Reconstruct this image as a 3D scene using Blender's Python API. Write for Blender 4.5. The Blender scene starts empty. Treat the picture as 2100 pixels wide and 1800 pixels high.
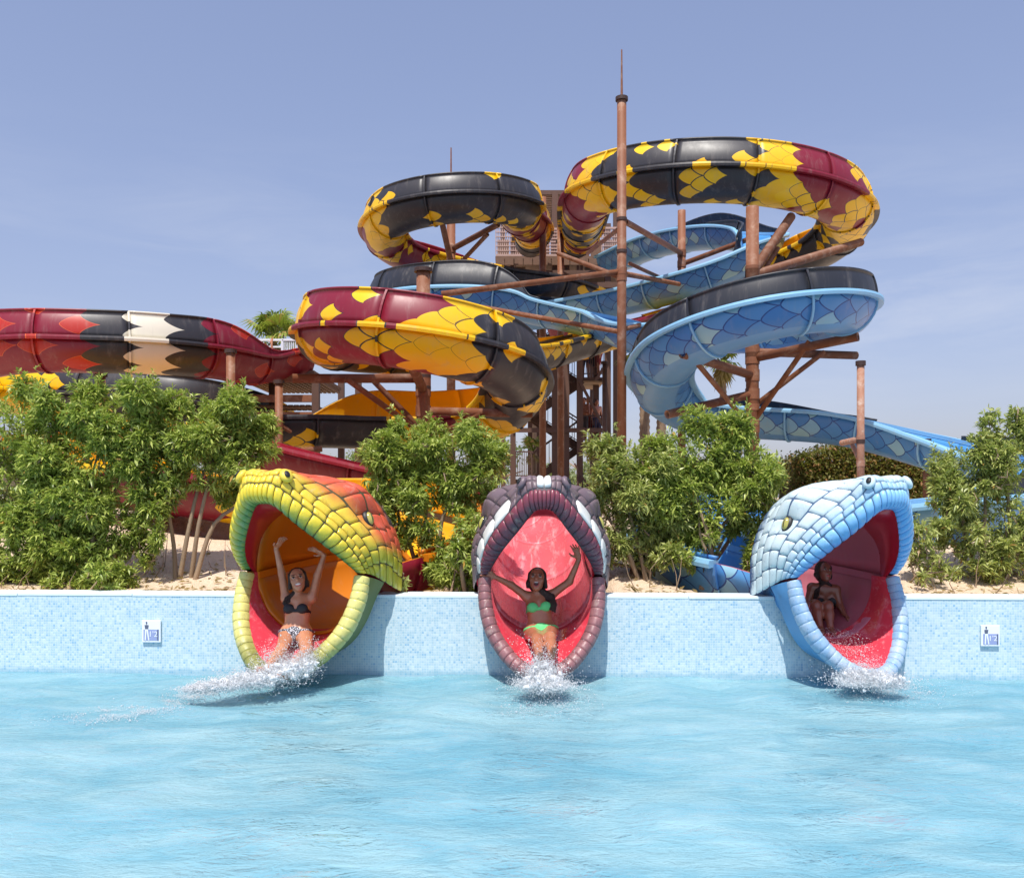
import bpy, bmesh, math, random
import numpy as np
from mathutils import Vector, Matrix, noise as mnoise

# ---------------------------------------------------------------- camera, sky, sun, exposure
scene = bpy.context.scene
col = scene.collection
F_PX, HOR, CAM_H = 1800.0, 1020.0, 1.83          # focal length and horizon row in the 2100 x 1800 photograph
cam_d = bpy.data.cameras.new('camera'); cam = bpy.data.objects.new('camera', cam_d); col.objects.link(cam)
cam.location = (0, 0, CAM_H); cam.rotation_euler = (math.pi / 2, 0, 0)
cam_d.sensor_width = 36.0; cam_d.lens = 36.0 * F_PX / 2100.0
cam_d.shift_y = (HOR - 900.0) / 2100.0
cam_d.clip_start = 0.1; cam_d.clip_end = 6000
scene.camera = cam

SUN_EL, SUN_AZ = math.radians(63), math.radians(193)   # azimuth clockwise from +Y
world = bpy.data.worlds.new('World'); scene.world = world; world.use_nodes = True
wt = world.node_tree; wt.nodes.clear()
w_out = wt.nodes.new('ShaderNodeOutputWorld'); w_bg = wt.nodes.new('ShaderNodeBackground')
w_sky = wt.nodes.new('ShaderNodeTexSky'); w_sky.sky_type = 'NISHITA'; w_sky.sun_disc = False
w_sky.sun_elevation = SUN_EL; w_sky.sun_rotation = SUN_AZ
w_sky.air_density = 1.2; w_sky.dust_density = 1.7; w_sky.ozone_density = 3.5; w_sky.altitude = 0
w_bg.inputs['Strength'].default_value = 0.14
# thin cirrus in the sky
w_tc = wt.nodes.new('ShaderNodeTexCoord'); w_map = wt.nodes.new('ShaderNodeMapping')
w_map.inputs['Scale'].default_value = (2.2, 2.2, 13.0); w_map.inputs['Rotation'].default_value = (0.0, 0.16, 0.0)
w_n = wt.nodes.new('ShaderNodeTexNoise'); w_n.inputs['Scale'].default_value = 1.5; w_n.inputs['Detail'].default_value = 9; w_n.inputs['Roughness'].default_value = 0.62
w_n.inputs['Distortion'].default_value = 0.5
w_r = wt.nodes.new('ShaderNodeValToRGB'); w_r.color_ramp.elements[0].position = 0.43; w_r.color_ramp.elements[1].position = 0.74
w_r.color_ramp.elements[0].color = (0, 0, 0, 1); w_r.color_ramp.elements[1].color = (0.85, 0.85, 0.85, 1)
w_n2 = wt.nodes.new('ShaderNodeTexNoise'); w_n2.inputs['Scale'].default_value = 1.7; w_n2.inputs['Detail'].default_value = 2
w_r2 = wt.nodes.new('ShaderNodeValToRGB'); w_r2.color_ramp.elements[0].position = 0.46; w_r2.color_ramp.elements[1].position = 0.66
w_mul = wt.nodes.new('ShaderNodeMath'); w_mul.operation = 'MULTIPLY'
w_mix = wt.nodes.new('ShaderNodeMixRGB'); w_mix.inputs[2].default_value = (3.9, 4.1, 4.6, 1)
w_hue = wt.nodes.new('ShaderNodeMixRGB'); w_hue.blend_type = 'MULTIPLY'; w_hue.inputs[0].default_value = 1.0; w_hue.inputs[2].default_value = (1.15, 0.97, 0.965, 1)
wt.links.new(w_tc.outputs['Generated'], w_map.inputs['Vector']); wt.links.new(w_map.outputs[0], w_n.inputs['Vector'])
wt.links.new(w_tc.outputs['Generated'], w_n2.inputs['Vector'])
wt.links.new(w_n.outputs['Fac'], w_r.inputs[0]); wt.links.new(w_n2.outputs['Fac'], w_r2.inputs[0])
w_sep = wt.nodes.new('ShaderNodeSeparateXYZ'); wt.links.new(w_tc.outputs['Generated'], w_sep.inputs[0])     # cirrus only low in the sky
w_low = wt.nodes.new('ShaderNodeMapRange'); w_low.interpolation_type = 'SMOOTHSTEP'; wt.links.new(w_sep.outputs['Z'], w_low.inputs[0])
w_low.inputs[1].default_value = 0.16; w_low.inputs[2].default_value = 0.40; w_low.inputs[3].default_value = 1.0; w_low.inputs[4].default_value = 0.0
w_m2 = wt.nodes.new('ShaderNodeMath'); w_m2.operation = 'MULTIPLY'; wt.links.new(w_r2.outputs[0], w_m2.inputs[0]); wt.links.new(w_low.outputs[0], w_m2.inputs[1])
wt.links.new(w_r.outputs[0], w_mul.inputs[0]); wt.links.new(w_m2.outputs[0], w_mul.inputs[1])
wt.links.new(w_sky.outputs[0], w_hue.inputs[1]); w_gam = wt.nodes.new('ShaderNodeGamma'); w_gam.inputs[1].default_value = 0.6; w_bal = wt.nodes.new('ShaderNodeMixRGB'); w_bal.blend_type = 'MULTIPLY'; w_bal.inputs[0].default_value = 1.0; w_bal.inputs[2].default_value = (1.19, 1.28, 1.55, 1)   # colour grade on the whole sky: softer falloff to the horizon
wt.links.new(w_hue.outputs[0], w_gam.inputs[0]); wt.links.new(w_gam.outputs[0], w_bal.inputs[1]); wt.links.new(w_bal.outputs[0], w_mix.inputs[1]); wt.links.new(w_mul.outputs[0], w_mix.inputs[0])
wt.links.new(w_mix.outputs[0], w_bg.inputs['Color']); wt.links.new(w_bg.outputs[0], w_out.inputs['Surface'])

sun_d = bpy.data.lights.new('sun', 'SUN'); sun_d.energy = 3.6; sun_d.angle = math.radians(0.53); sun_d.color = (1.0, 0.955, 0.88)
sun = bpy.data.objects.new('sun', sun_d); col.objects.link(sun)
sv = Vector((math.sin(SUN_AZ) * math.cos(SUN_EL), math.cos(SUN_AZ) * math.cos(SUN_EL), math.sin(SUN_EL)))
sun.rotation_euler = sv.to_track_quat('Z', 'Y').to_euler(); sun.location = (-5, -5, 20)

scene.view_settings.view_transform = 'Standard'; scene.view_settings.look = 'None'
scene.view_settings.exposure = 0.45; scene.view_settings.gamma = 1.0; scene.view_settings.use_curve_mapping = False
scene.render.engine = 'CYCLES'
scene.cycles.use_denoising = True
scene.cycles.max_bounces = 6; scene.cycles.diffuse_bounces = 4; scene.cycles.glossy_bounces = 3; scene.cycles.transparent_max_bounces = 16
scene.cycles.sample_clamp_indirect = 6.0; scene.cycles.caustics_reflective = False; scene.cycles.caustics_refractive = False

rng = random.Random(7)
def P(px, py, Y):
    """World point at depth Y that the photograph shows at (px, py)."""
    return Vector(((px - 1050.0) / F_PX * Y, Y, CAM_H + (HOR - py) / F_PX * Y))

# ---------------------------------------------------------------- helpers
def lin(c):
    c = c / 255.0
    return c / 12.92 if c <= 0.04045 else ((c + 0.055) / 1.055) ** 2.4
def RGB(r, g, b): return (lin(r), lin(g), lin(b), 1.0)

class S:
    """A node socket with arithmetic, for building procedural materials."""
    def __init__(s, t, k): s.t, s.k = t, k
    def _m(s, op, *a):
        n = s.t.nodes.new('ShaderNodeMath'); n.operation = op
        for i, v in enumerate((s,) + a):
            if isinstance(v, S): s.t.links.new(v.k, n.inputs[i])
            else: n.inputs[i].default_value = v
        return S(s.t, n.outputs[0])
    def __add__(s, o): return s._m('ADD', o)
    def __radd__(s, o): return s._m('ADD', o)
    def __sub__(s, o): return s._m('SUBTRACT', o)
    def __rsub__(s, o): return (s * -1.0) + o
    def __mul__(s, o): return s._m('MULTIPLY', o)
    def __rmul__(s, o): return s._m('MULTIPLY', o)
    def __truediv__(s, o): return s._m('DIVIDE', o)
    def __lt__(s, o): return s._m('LESS_THAN', o)
    def __gt__(s, o): return s._m('GREATER_THAN', o)
    def floor(s): return s._m('FLOOR')
    def fract(s): return s._m('FRACT')
    def sqrt(s): return s._m('SQRT')
    def abs(s): return s._m('ABSOLUTE')
    def min(s, o): return s._m('MINIMUM', o)
    def max(s, o): return s._m('MAXIMUM', o)
    def mod(s, o): return s._m('FLOORED_MODULO', o)
    def pow(s, o): return s._m('POWER', o)
    def clamp(s):
        r = s._m('ADD', 0.0); r.k.node.use_clamp = True; return r
    def smooth(s, a, b):
        n = s.t.nodes.new('ShaderNodeMapRange'); n.interpolation_type = 'SMOOTHSTEP'
        s.t.links.new(s.k, n.inputs[0]); n.inputs[1].default_value = a; n.inputs[2].default_value = b
        return S(s.t, n.outputs[0])

class Mat:
    def __init__(m, name):
        m.mat = bpy.data.materials.new(name); m.mat.use_nodes = True
        m.t = m.mat.node_tree; m.b = m.t.nodes['Principled BSDF']; m.out = m.t.nodes['Material Output']
    def set(m, **kw):
        for k, v in kw.items():
            key = {'color': 'Base Color', 'rough': 'Roughness', 'metal': 'Metallic', 'spec': 'Specular IOR Level', 'coat': 'Coat Weight',
                   'coat_rough': 'Coat Roughness', 'ior': 'IOR', 'sss': 'Subsurface Weight', 'trans': 'Transmission Weight', 'normal': 'Normal', 'alpha': 'Alpha'}[k]
            if isinstance(v, S): m.t.links.new(v.k, m.b.inputs[key])
            else: m.b.inputs[key].default_value = v
        return m
    def coord(m, which='Object'):
        n = m.t.nodes.new('ShaderNodeTexCoord'); return S(m.t, n.outputs[which])
    def sep(m, v):
        n = m.t.nodes.new('ShaderNodeSeparateXYZ'); m.t.links.new(v.k, n.inputs[0]); return [S(m.t, n.outputs[i]) for i in range(3)]
    def comb(m, *a):
        n = m.t.nodes.new('ShaderNodeCombineXYZ')
        for i, v in enumerate(a):
            if isinstance(v, S): m.t.links.new(v.k, n.inputs[i])
            else: n.inputs[i].default_value = v
        return S(m.t, n.outputs[0])
    def noise(m, vec=None, scale=5.0, detail=4.0, rough=0.55, dist=0.0, out='Fac'):
        n = m.t.nodes.new('ShaderNodeTexNoise'); n.inputs['Scale'].default_value = scale; n.inputs['Detail'].default_value = detail
        n.inputs['Roughness'].default_value = rough; n.inputs['Distortion'].default_value = dist
        if vec is not None: m.t.links.new(vec.k, n.inputs['Vector'])
        return S(m.t, n.outputs[out])
    def voronoi(m, vec=None, scale=5.0, out='Distance', feature='F1'):
        n = m.t.nodes.new('ShaderNodeTexVoronoi'); n.feature = feature; n.inputs['Scale'].default_value = scale
        if vec is not None: m.t.links.new(vec.k, n.inputs['Vector'])
        return S(m.t, n.outputs[out])
    def white(m, vec):
        n = m.t.nodes.new('ShaderNodeTexWhiteNoise'); m.t.links.new(vec.k, n.inputs['Vector']); return S(m.t, n.outputs['Value'])
    def vmul(m, v, f):
        n = m.t.nodes.new('ShaderNodeVectorMath'); n.operation = 'MULTIPLY'; m.t.links.new(v.k, n.inputs[0]); n.inputs[1].default_value = f
        return S(m.t, n.outputs[0])
    def mix(m, f, a, b, mode='MIX'):
        n = m.t.nodes.new('ShaderNodeMixRGB'); n.blend_type = mode
        for i, v in enumerate((f, a, b)):
            if isinstance(v, S): m.t.links.new(v.k, n.inputs[i])
            else: n.inputs[i].default_value = v
        return S(m.t, n.outputs[0])
    def bump(m, h, strength=0.3, dist=0.02, normal=None):
        n = m.t.nodes.new('ShaderNodeBump'); n.inputs['Strength'].default_value = strength; n.inputs['Distance'].default_value = dist
        m.t.links.new(h.k, n.inputs['Height'])
        if normal is not None: m.t.links.new(normal.k, n.inputs['Normal'])
        return S(m.t, n.outputs[0])
    def done(m): return m.mat

def weathered(name, c, rough=0.4, var=0.12, scale=3.0, dirt=None, dirt_amt=0.0, bump=0.0, coat=0.0, metal=0.0):
    """Paint or metal with uneven tone and optional stains."""
    m = Mat(name); co = m.coord()
    n = m.noise(co, scale, 6, 0.6)
    c1 = tuple(min(1, v * (1 - var)) for v in c[:3]) + (1,); c2 = tuple(min(1, v * (1 + var)) for v in c[:3]) + (1,)
    k = m.mix(n, c1, c2)
    if dirt:
        n2 = m.noise(co, scale * 2.7, 8, 0.7, 0.4)
        k = m.mix(n2.smooth(0.62 - 0.2 * dirt_amt, 0.78) * dirt_amt, k, dirt)
    m.set(color=k, rough=(n * 0.25 + (rough - 0.12)), metal=metal, coat=coat)
    if bump: m.set(normal=m.bump(m.noise(co, scale * 12, 5), bump, 0.01))
    return m.done()

def lathe_basis(d):
    d = d.normalized(); a = Vector((0, 0, 1)) if abs(d.z) < 0.9 else Vector((1, 0, 0))
    u = d.cross(a).normalized(); return u, d.cross(u).normalized()

class MB:
    def __init__(s): s.v = []; s.f = []
    def add(s, vs, fs):
        o = len(s.v); s.v += [tuple(p) for p in vs]; s.f += [tuple(i + o for i in f) for f in fs]; return s
    def box(s, c, size, rz=0.0, M=None):
        x, y, z = (q / 2 for q in size)
        M = M or Matrix.Rotation(rz, 3, 'Z'); c = Vector(c)
        vs = [c + M @ Vector((sx * x, sy * y, sz * z)) for sz in (-1, 1) for sy in (-1, 1) for sx in (-1, 1)]
        return s.add(vs, [(0, 2, 3, 1), (4, 5, 7, 6), (0, 1, 5, 4), (2, 6, 7, 3), (0, 4, 6, 2), (1, 3, 7, 5)])
    def beam(s, a, b, w, h):
        a, b = Vector(a), Vector(b); d = (b - a); L = d.length; d.normalize()
        u = d.cross(Vector((0, 0, 1))); u = u.normalized() if u.length > 1e-4 else Vector((1, 0, 0)); n = u.cross(d)
        M = Matrix((u, d, n)).transposed()
        return s.box((a + b) / 2, (w, L, h), M=M)
    def tube(s, pts, r, n=12, cap=True, hollow=0.0):
        pts = [Vector(p) for p in pts]; rs = r if isinstance(r, (list, tuple)) else [r] * len(pts)
        vs = []; u = None
        for i, p in enumerate(pts):
            d = pts[min(i + 1, len(pts) - 1)] - pts[max(i - 1, 0)]
            if u is None: u, w = lathe_basis(d)
            else:
                d = d.normalized(); u = (u - d * u.dot(d)).normalized(); w = d.cross(u)
            for k in range(n):
                a = 2 * math.pi * k / n; vs.append(p + (u * math.cos(a) + w * math.sin(a)) * rs[i])
        fs = [(i * n + k, i * n + (k + 1) % n, (i + 1) * n + (k + 1) % n, (i + 1) * n + k) for i in range(len(pts) - 1) for k in range(n)]
        if hollow:
            o = len(vs); e = len(pts) - 1
            for i, q in ((0, 1), (e, -1)):
                d = (pts[min(max(i + q, 0), e)] - pts[i]).normalized(); b = len(vs)
                ring = vs[i * n:(i + 1) * n]
                inn = [pts[i] + (p - pts[i]) * hollow for p in ring]; deep = [p + d * rs[i] * 3 for p in inn]
                vs += inn + deep
                for k in range(n):
                    k2 = (k + 1) % n; fs += [(i * n + k, b + k, b + k2, i * n + k2), (b + k, b + n + k, b + n + k2, b + k2)]
                fs.append(tuple(b + n + k for k in range(n)))
        elif cap: fs += [tuple(range(n - 1, -1, -1)), tuple((len(pts) - 1) * n + k for k in range(n))]
        return s.add(vs, fs)
    def ball(s, c, r, nu=10, nv=7, M=None):
        rx, ry, rz = r if isinstance(r, (tuple, list)) else (r, r, r); c = Vector(c); vs = []
        for j in range(nv + 1):
            t = math.pi * j / nv
            for i in range(nu):
                a = 2 * math.pi * i / nu; q = Vector((rx * math.sin(t) * math.cos(a), ry * math.sin(t) * math.sin(a), rz * math.cos(t)))
                vs.append(c + (M @ q if M else q))
        return s.add(vs, [(j * nu + i, (j + 1) * nu + i, (j + 1) * nu + (i + 1) % nu, j * nu + (i + 1) % nu) for j in range(nv) for i in range(nu)])
    def build(s, name, mat, parent=None, smooth=False):
        return mesh_obj(name, s.v, s.f, mat, parent, smooth)

def mesh_obj(name, v, f, mat, parent=None, smooth=False, uv=None, mats=None, mat_idx=None):
    me = bpy.data.meshes.new(name)
    v = np.asarray(v, dtype=np.float32)
    if isinstance(f, np.ndarray):
        nf, k = f.shape
        me.vertices.add(len(v)); me.vertices.foreach_set('co', v.ravel())
        me.loops.add(nf * k); me.loops.foreach_set('vertex_index', f.ravel().astype(np.int32))
        me.polygons.add(nf); me.polygons.foreach_set('loop_start', (np.arange(nf) * k).astype(np.int32))
        me.update(calc_edges=True)
    else:
        me.from_pydata([tuple(map(float, p)) for p in v], [], f); me.update()
    if uv is not None:
        l = me.uv_layers.new(name='UVMap'); idx = np.empty(len(me.loops), dtype=np.int32); me.loops.foreach_get('vertex_index', idx)
        l.data.foreach_set('uv', np.asarray(uv, dtype=np.float32)[idx].ravel())
    for m in (mats or ([mat] if mat else [])): me.materials.append(m)
    if mat_idx is not None: me.polygons.foreach_set('material_index', np.asarray(mat_idx, dtype=np.int32))
    if smooth: me.polygons.foreach_set('use_smooth', np.ones(len(me.polygons), dtype=bool))
    me.validate(); me.update()
    o = bpy.data.objects.new(name, me); col.objects.link(o)
    if parent is not None: o.parent = parent
    return o

def tag(o, label=None, cat=None, group=None, kind=None):
    if label: o['label'] = label
    if cat: o['category'] = cat
    if group: o['group'] = group
    if kind: o['kind'] = kind
    return o
def thing(name, label, cat, loc=(0, 0, 0), rz=0.0, group=None):
    o = bpy.data.objects.new(name, None); col.objects.link(o); o.empty_display_size = 0.2
    o.location = loc; o.rotation_euler = (0, 0, rz)
    return tag(o, label, cat, group)
def rel(root, pts):
    """World points into the frame of a thing that only has a location."""
    l = Vector(root.location); return [Vector(p) - l for p in pts]

def crom(pts, n_per=16):
    """Dense centripetal-ish Catmull-Rom through an array of points (any dimension)."""
    p = np.asarray(pts, float); p = np.vstack([2 * p[0] - p[1], p, 2 * p[-1] - p[-2]]); out = []
    for i in range(1, len(p) - 2):
        t = np.linspace(0, 1, n_per, endpoint=False)[:, None]
        a, b, c, d = p[i - 1], p[i], p[i + 1], p[i + 2]
        out.append(0.5 * ((2 * b) + (c - a) * t + (2 * a - 5 * b + 4 * c - d) * t ** 2 + (3 * b - a - 3 * c + d) * t ** 3))
    return np.vstack(out + [p[-2][None]])
# ---------------------------------------------------------------- the setting: ground, pool, wall, water
WALL_SLOPE = -0.040                                # the pool wall runs slightly towards the camera on the right
def wall_y(x): return 9.0 + WALL_SLOPE * x
WALL_T, WALL_H = 0.30, 0.83

# the last lengths of the slides run in channels cut into the sand: (x, y, bottom of the channel)
CHANNEL = crom([(-2.25, 8.5, .3), (-2.09, 9.0, .33), (-1.96, 9.37, .37), (-1.76, 9.85, .43), (-1.36, 10.4, .51), (-0.98, 10.95, .63), (-1.0, 11.6, .78), (-1.75, 12.3, .95), (-2.9, 12.6, 1.12), (-4.4, 12.5, 1.34)], 10).tolist()
CHANNEL += crom([(.3, 8.6, .3), (.3, 9.0, .33), (.3, 9.8, .45), (.3, 10.8, .72), (.3, 12.0, 1.08), (.27, 13.0, 1.26), (-.1, 14.0, 1.32)], 10).tolist()
CHANNEL += crom([(3.4, 8.5, .3), (3.28, 8.83, .33), (3.15, 9.21, .35), (2.95, 9.69, .40), (2.56, 10.25, .48), (2.2, 10.85, .57), (2.1, 11.35, .64), (2.45, 11.9, .72), (3.3, 12.25, .80), (4.5, 12.1, .86), (5.6, 12.0, .94)], 10).tolist()
CHANNEL = np.array(CHANNEL)
def ground_z(x, y):
    d = y - wall_y(x) - WALL_T
    t = np.clip(d / 4.2, 0, 1); s = t * t * (3 - 2 * t)
    z = 0.80 + 0.78 * s + 0.14 * np.clip((d - 4) / 8.0, 0, 1)
    amp = 0.05 * np.clip(d / 0.6, 0, 1) * np.clip((60 - d) / 40, 0, 1)
    z = z + amp * (np.sin(x * 2.3 + 1.7 * np.sin(y * 1.1)) + np.sin(y * 3.1 + 1.3 * np.sin(x * 1.9))) * 0.5
    return z
gx = np.concatenate([np.linspace(-2500, -40, 10), np.linspace(-30, -10, 14), np.linspace(-9.5, 9.5, 150), np.linspace(10, 30, 14), np.linspace(40, 2500, 10)])
gd = np.concatenate([np.linspace(0.0, 8, 90), np.linspace(8.6, 40, 40), np.linspace(50, 4000, 24)])
GX, GD = np.meshgrid(gx, gd)
slope_fade = np.clip((40 - np.abs(GX)) / 10, 0, 1)
GY = GD + 9.0 + WALL_T - 0.012 + WALL_SLOPE * np.clip(GX, -14, 14)
GZ = ground_z(np.clip(GX, -14, 14), GY)
near = (GY < 15) & (np.abs(GX) < 7); gp = np.stack([GX[near], GY[near]], 1)
dd = np.hypot(gp[:, None, 0] - CHANNEL[None, :, 0], gp[:, None, 1] - CHANNEL[None, :, 1])
GZ[near] = np.minimum(GZ[near], (CHANNEL[None, :, 2] + np.clip(dd - 0.62, 0, None) * 2.2).min(1))
nv = np.dstack([GX, GY, GZ]).reshape(-1, 3); w = len(gx); h = len(gd)
ii, jj = np.meshgrid(np.arange(w - 1), np.arange(h - 1)); a = (jj * w + ii).ravel()
gf = np.stack([a, a + 1, a + w + 1, a + w], 1)
m = Mat('sand'); co = m.coord()
n1 = m.noise(co, 0.9, 5); n2 = m.noise(co, 14, 8, 0.7); n3 = m.voronoi(co, 55)
k = m.mix(n1, RGB(214, 186, 156), RGB(232, 212, 188)); k = m.mix(n2.smooth(0.45, 0.75) * 0.5, k, RGB(186, 150, 116))
k = m.mix((n3 < 0.16) * 0.5, k, RGB(150, 122, 98))
m.set(color=k, rough=0.95, spec=0.2, normal=m.bump(n2 * 0.7 + n3 * 0.5, 0.8, 0.03)); SAND = m.done()
tag(mesh_obj('ground', nv, gf, SAND, smooth=True), kind='structure')

# mosaic wall of the pool
m = Mat('pool_mosaic'); co = m.coord(); x, y, z = m.sep(co)
T = 0.0252
gxs, gzs = x / T, z / T
cell = m.comb(gxs.floor(), gzs.floor(), (y / T + 0.3).floor()); r1 = m.white(cell)
patch = m.noise(m.comb(x, y, z), 1.6, 3)
tone = (r1 * 0.55 + patch * 0.6 - 0.2).clamp()
k = m.mix(tone, RGB(212, 228, 234), RGB(132, 180, 204)); k = m.mix((r1 > 0.94) * 0.3, k, RGB(104, 166, 214))
ex, ez = gxs.fract() - 0.5, gzs.fract() - 0.5
edge = ex.abs().max(ez.abs()); grout = edge > 0.42
k = m.mix(grout * 0.8, k, RGB(218, 230, 234))
scum = m.noise(m.comb(x * 3.0, y, z * 0.6), 2.0, 6, 0.7)
k = m.mix((scum.smooth(0.5, 0.8) * 0.16) * (z * -1.0 + 0.5).clamp(), k, RGB(170, 200, 190))
wl = m.noise(m.comb(x * 2.0, y, z), 3.0, 5, 0.6); k = m.mix((wl * 0.10 - z + 0.02).smooth(0.0, 0.05) * 0.45, k, RGB(112, 168, 190))      # wet, limy band at the waterline
m.set(color=k, rough=(r1 * 0.2 + 0.16), normal=m.bump(edge.smooth(0.5, 0.4), 0.35, 0.004)); MOSAIC = m.done()
m = Mat('coping'); co = m.coord(); n = m.noise(co, 9, 6)
m.set(color=m.mix(n, RGB(214, 232, 240), RGB(240, 247, 249)), rough=0.5, normal=m.bump(n, 0.2, 0.01)); COPING = m.done()

L_WALL = 30.0
wall = thing('pool_wall', 'long pool edge wall clad in pale blue mosaic tiles under a white coping', 'pool wall', (0, 9.0, 0), math.atan(WALL_SLOPE))
GAPS = [(-2.10, 0.64), (0.30, 0.60), (3.30, 0.60)]        # openings where the slides come through
ed = [-L_WALL / 2] + [v for (c_, w_) in GAPS for v in (c_ - w_, c_ + w_)] + [L_WALL / 2]
for i in range(0, len(ed), 2):
    x0, x1 = ed[i], ed[i + 1]
    MB().box(((x0 + x1) / 2, WALL_T / 2, -0.30), (x1 - x0, WALL_T - 0.004, 2 * (WALL_H - .03 + .30))).build('mosaic_face', MOSAIC, wall)
    nc = max(1, round((x1 - x0) / 1.2)); cw = (x1 - x0) / nc                     # coping stones, slightly uneven
    for j in range(nc):
        co_ = MB().box((x0 + (j + .5) * cw, WALL_T / 2 + rng.uniform(-.003, .003), WALL_H - 0.0145 + rng.uniform(-.002, .002)), (cw - .004, WALL_T + 0.008, 0.031)).build('coping', COPING, wall)
        bv = co_.modifiers.new('bevel', 'BEVEL'); bv.width = 0.005; bv.segments = 2
for (c_, w_) in GAPS:
    xs = np.linspace(-w_, w_, 25); zt = np.minimum(1.02 - .72 * np.sqrt(np.clip(1 - (np.abs(xs) / (w_ + .01)) ** 3, 0, 1)), WALL_H - .032); vs = []      # U-shaped opening under each jaw
    for (xx, zz) in zip(xs, zt): vs += [(c_ + xx, .003, -1.4), (c_ + xx, .003, zz), (c_ + xx, WALL_T - .003, zz), (c_ + xx, WALL_T - .003, -1.4)]
    fs = [(i * 4 + e, (i + 1) * 4 + e, (i + 1) * 4 + (e + 1) % 4, i * 4 + (e + 1) % 4) for i in range(24) for e in range(4)] + [(0, 1, 2, 3), (96, 99, 98, 97)]
    MB().add(vs, fs).build('mosaic_face', MOSAIC, wall)

# pool shell below the water, tiled
m = Mat('pool_floor'); co = m.coord(); x, y, z = m.sep(co)
r1 = m.white(m.comb((x / 0.05).floor(), (y / 0.05).floor(), (z / 0.05).floor()))
m.set(color=m.mix(r1, RGB(150, 210, 232), RGB(190, 228, 242)), rough=0.3); PFL = m.done()
tag(MB().box((0, -1.5, -1.32), (30, 21.0, 0.1)).build('pool_floor', PFL), kind='structure')

# water surface: long low swell as geometry, ripples as fine relief
wx = np.linspace(-13, 13, 330); wy = np.concatenate([np.linspace(-9, 2.5, 40), np.linspace(2.6, 9.62, 190)])
WX, WY = np.meshgrid(wx, wy); WZ = np.zeros_like(WX); rr = np.random.RandomState(3)
for i in range(60):
    lam = rr.uniform(0.28, 1.7); th = rr.uniform(0, 2 * np.pi); kx, ky = 2 * np.pi / lam * np.cos(th), 2 * np.pi / lam * np.sin(th)
    WZ += 0.0016 * lam ** 0.9 * np.sin(kx * WX + ky * WY + rr.uniform(0, 6.28) + 0.6 * np.sin(0.7 * WX + rr.uniform(0, 6)) + 0.6 * np.sin(0.9 * WY + rr.uniform(0, 6)))
for (cx, cy, am) in ((-2.35, 8.3, 0.05), (0.3, 8.25, 0.03), (3.5, 8.25, 0.035)):
    d = np.hypot(WX - cx, (WY - cy) * 1.4); WZ += am * np.exp(-d * 0.9) * np.sin(d * 7.0) * np.clip(d / 0.4, 0, 1)
wv = np.dstack([WX, WY, WZ]).reshape(-1, 3); w = len(wx); h = len(wy)
ii, jj = np.meshgrid(np.arange(w - 1), np.arange(h - 1)); a = (jj * w + ii).ravel()
m = Mat('water'); co = m.coord(); t = m.t
t.nodes.remove(m.b)
c2 = m.vmul(co, (0.75, 1.7, 1.0))
n1 = m.noise(c2, 2.3, 5, 0.6, 0.9); n2 = m.noise(c2, 7.5, 4, 0.55, 0.8); n3 = m.noise(c2, 24.0, 3, 0.5, 0.4)
ridge = (1.0 - (n2 * 2.0 - 1.0).abs() * 2.0)
h_ = n1 * 0.8 + ridge * 0.22 + n3 * 0.10
nb = m.bump(h_, 0.5, 0.13)
big = m.noise(c2, 0.55, 4, 0.6, 1.2)
mid = m.noise(c2, 1.7, 5, 0.6, 1.5)
base = m.mix((big * 0.6 + mid * 0.5 - 0.05).smooth(0.3, 0.75), RGB(118, 180, 200), RGB(176, 214, 220))
dif = t.nodes.new('ShaderNodeBsdfDiffuse'); t.links.new(base.k, dif.inputs['Color'])
nb2 = m.bump(h_, 0.24, 0.13); t.links.new(nb2.k, dif.inputs['Normal'])
tr = t.nodes.new('ShaderNodeBsdfTransparent'); tr.inputs['Color'].default_value = RGB(205, 236, 246)
mx0 = t.nodes.new('ShaderNodeMixShader'); mx0.inputs[0].default_value = 0.28
t.links.new(dif.outputs[0], mx0.inputs[1]); t.links.new(tr.outputs[0], mx0.inputs[2])
gl = t.nodes.new('ShaderNodeBsdfGlossy'); gl.inputs['Roughness'].default_value = 0.045; t.links.new(nb.k, gl.inputs['Normal'])
fr = t.nodes.new('ShaderNodeFresnel'); fr.inputs['IOR'].default_value = 1.33; t.links.new(nb.k, fr.inputs['Normal'])
mx = t.nodes.new('ShaderNodeMixShader'); t.links.new(fr.outputs[0], mx.inputs[0]); t.links.new(mx0.outputs[0], mx.inputs[1]); t.links.new(gl.outputs[0], mx.inputs[2])
t.links.new(mx.outputs[0], m.out.inputs['Surface']); WATER = m.done()
tag(mesh_obj('water', wv, np.stack([a, a + 1, a + w + 1, a + w], 1), WATER, smooth=True), kind='structure')
# ---------------------------------------------------------------- painted fibreglass slides
def scale_cells(m, u, v, L, W, seed, flip=1.0):
    x = u * (flip / L) + 100.0; y = v * (1.0 / W) + 50.0
    k0 = (x * 2.0).floor() + 1.0
    def centre(k):
        off = k.mod(2.0) * 0.5; cx = k * 0.5; cy = (y - off + 0.5).floor() + off
        dx, dy = x - cx, y - cy
        return cx, cy, (dx.abs().pow(1.45) + dy.abs().pow(1.45)).pow(1.0 / 1.45)
    c0x, c0y, d0 = centre(k0); c1x, c1y, d1 = centre(k0 - 1.0)
    in0 = d0 < 0.5
    cx = c1x + (c0x - c1x) * in0; cy = c1y + (c0y - c1y) * in0
    e1 = (d0 - 0.5).min(0.5 - d1); edge = e1 + ((0.5 - d0) - e1) * in0
    r = m.white(m.comb(cx, cy, seed)); r2 = m.white(m.comb(cy, cx, seed + 3.7))
    return cx, cy, edge, r, r2

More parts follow.
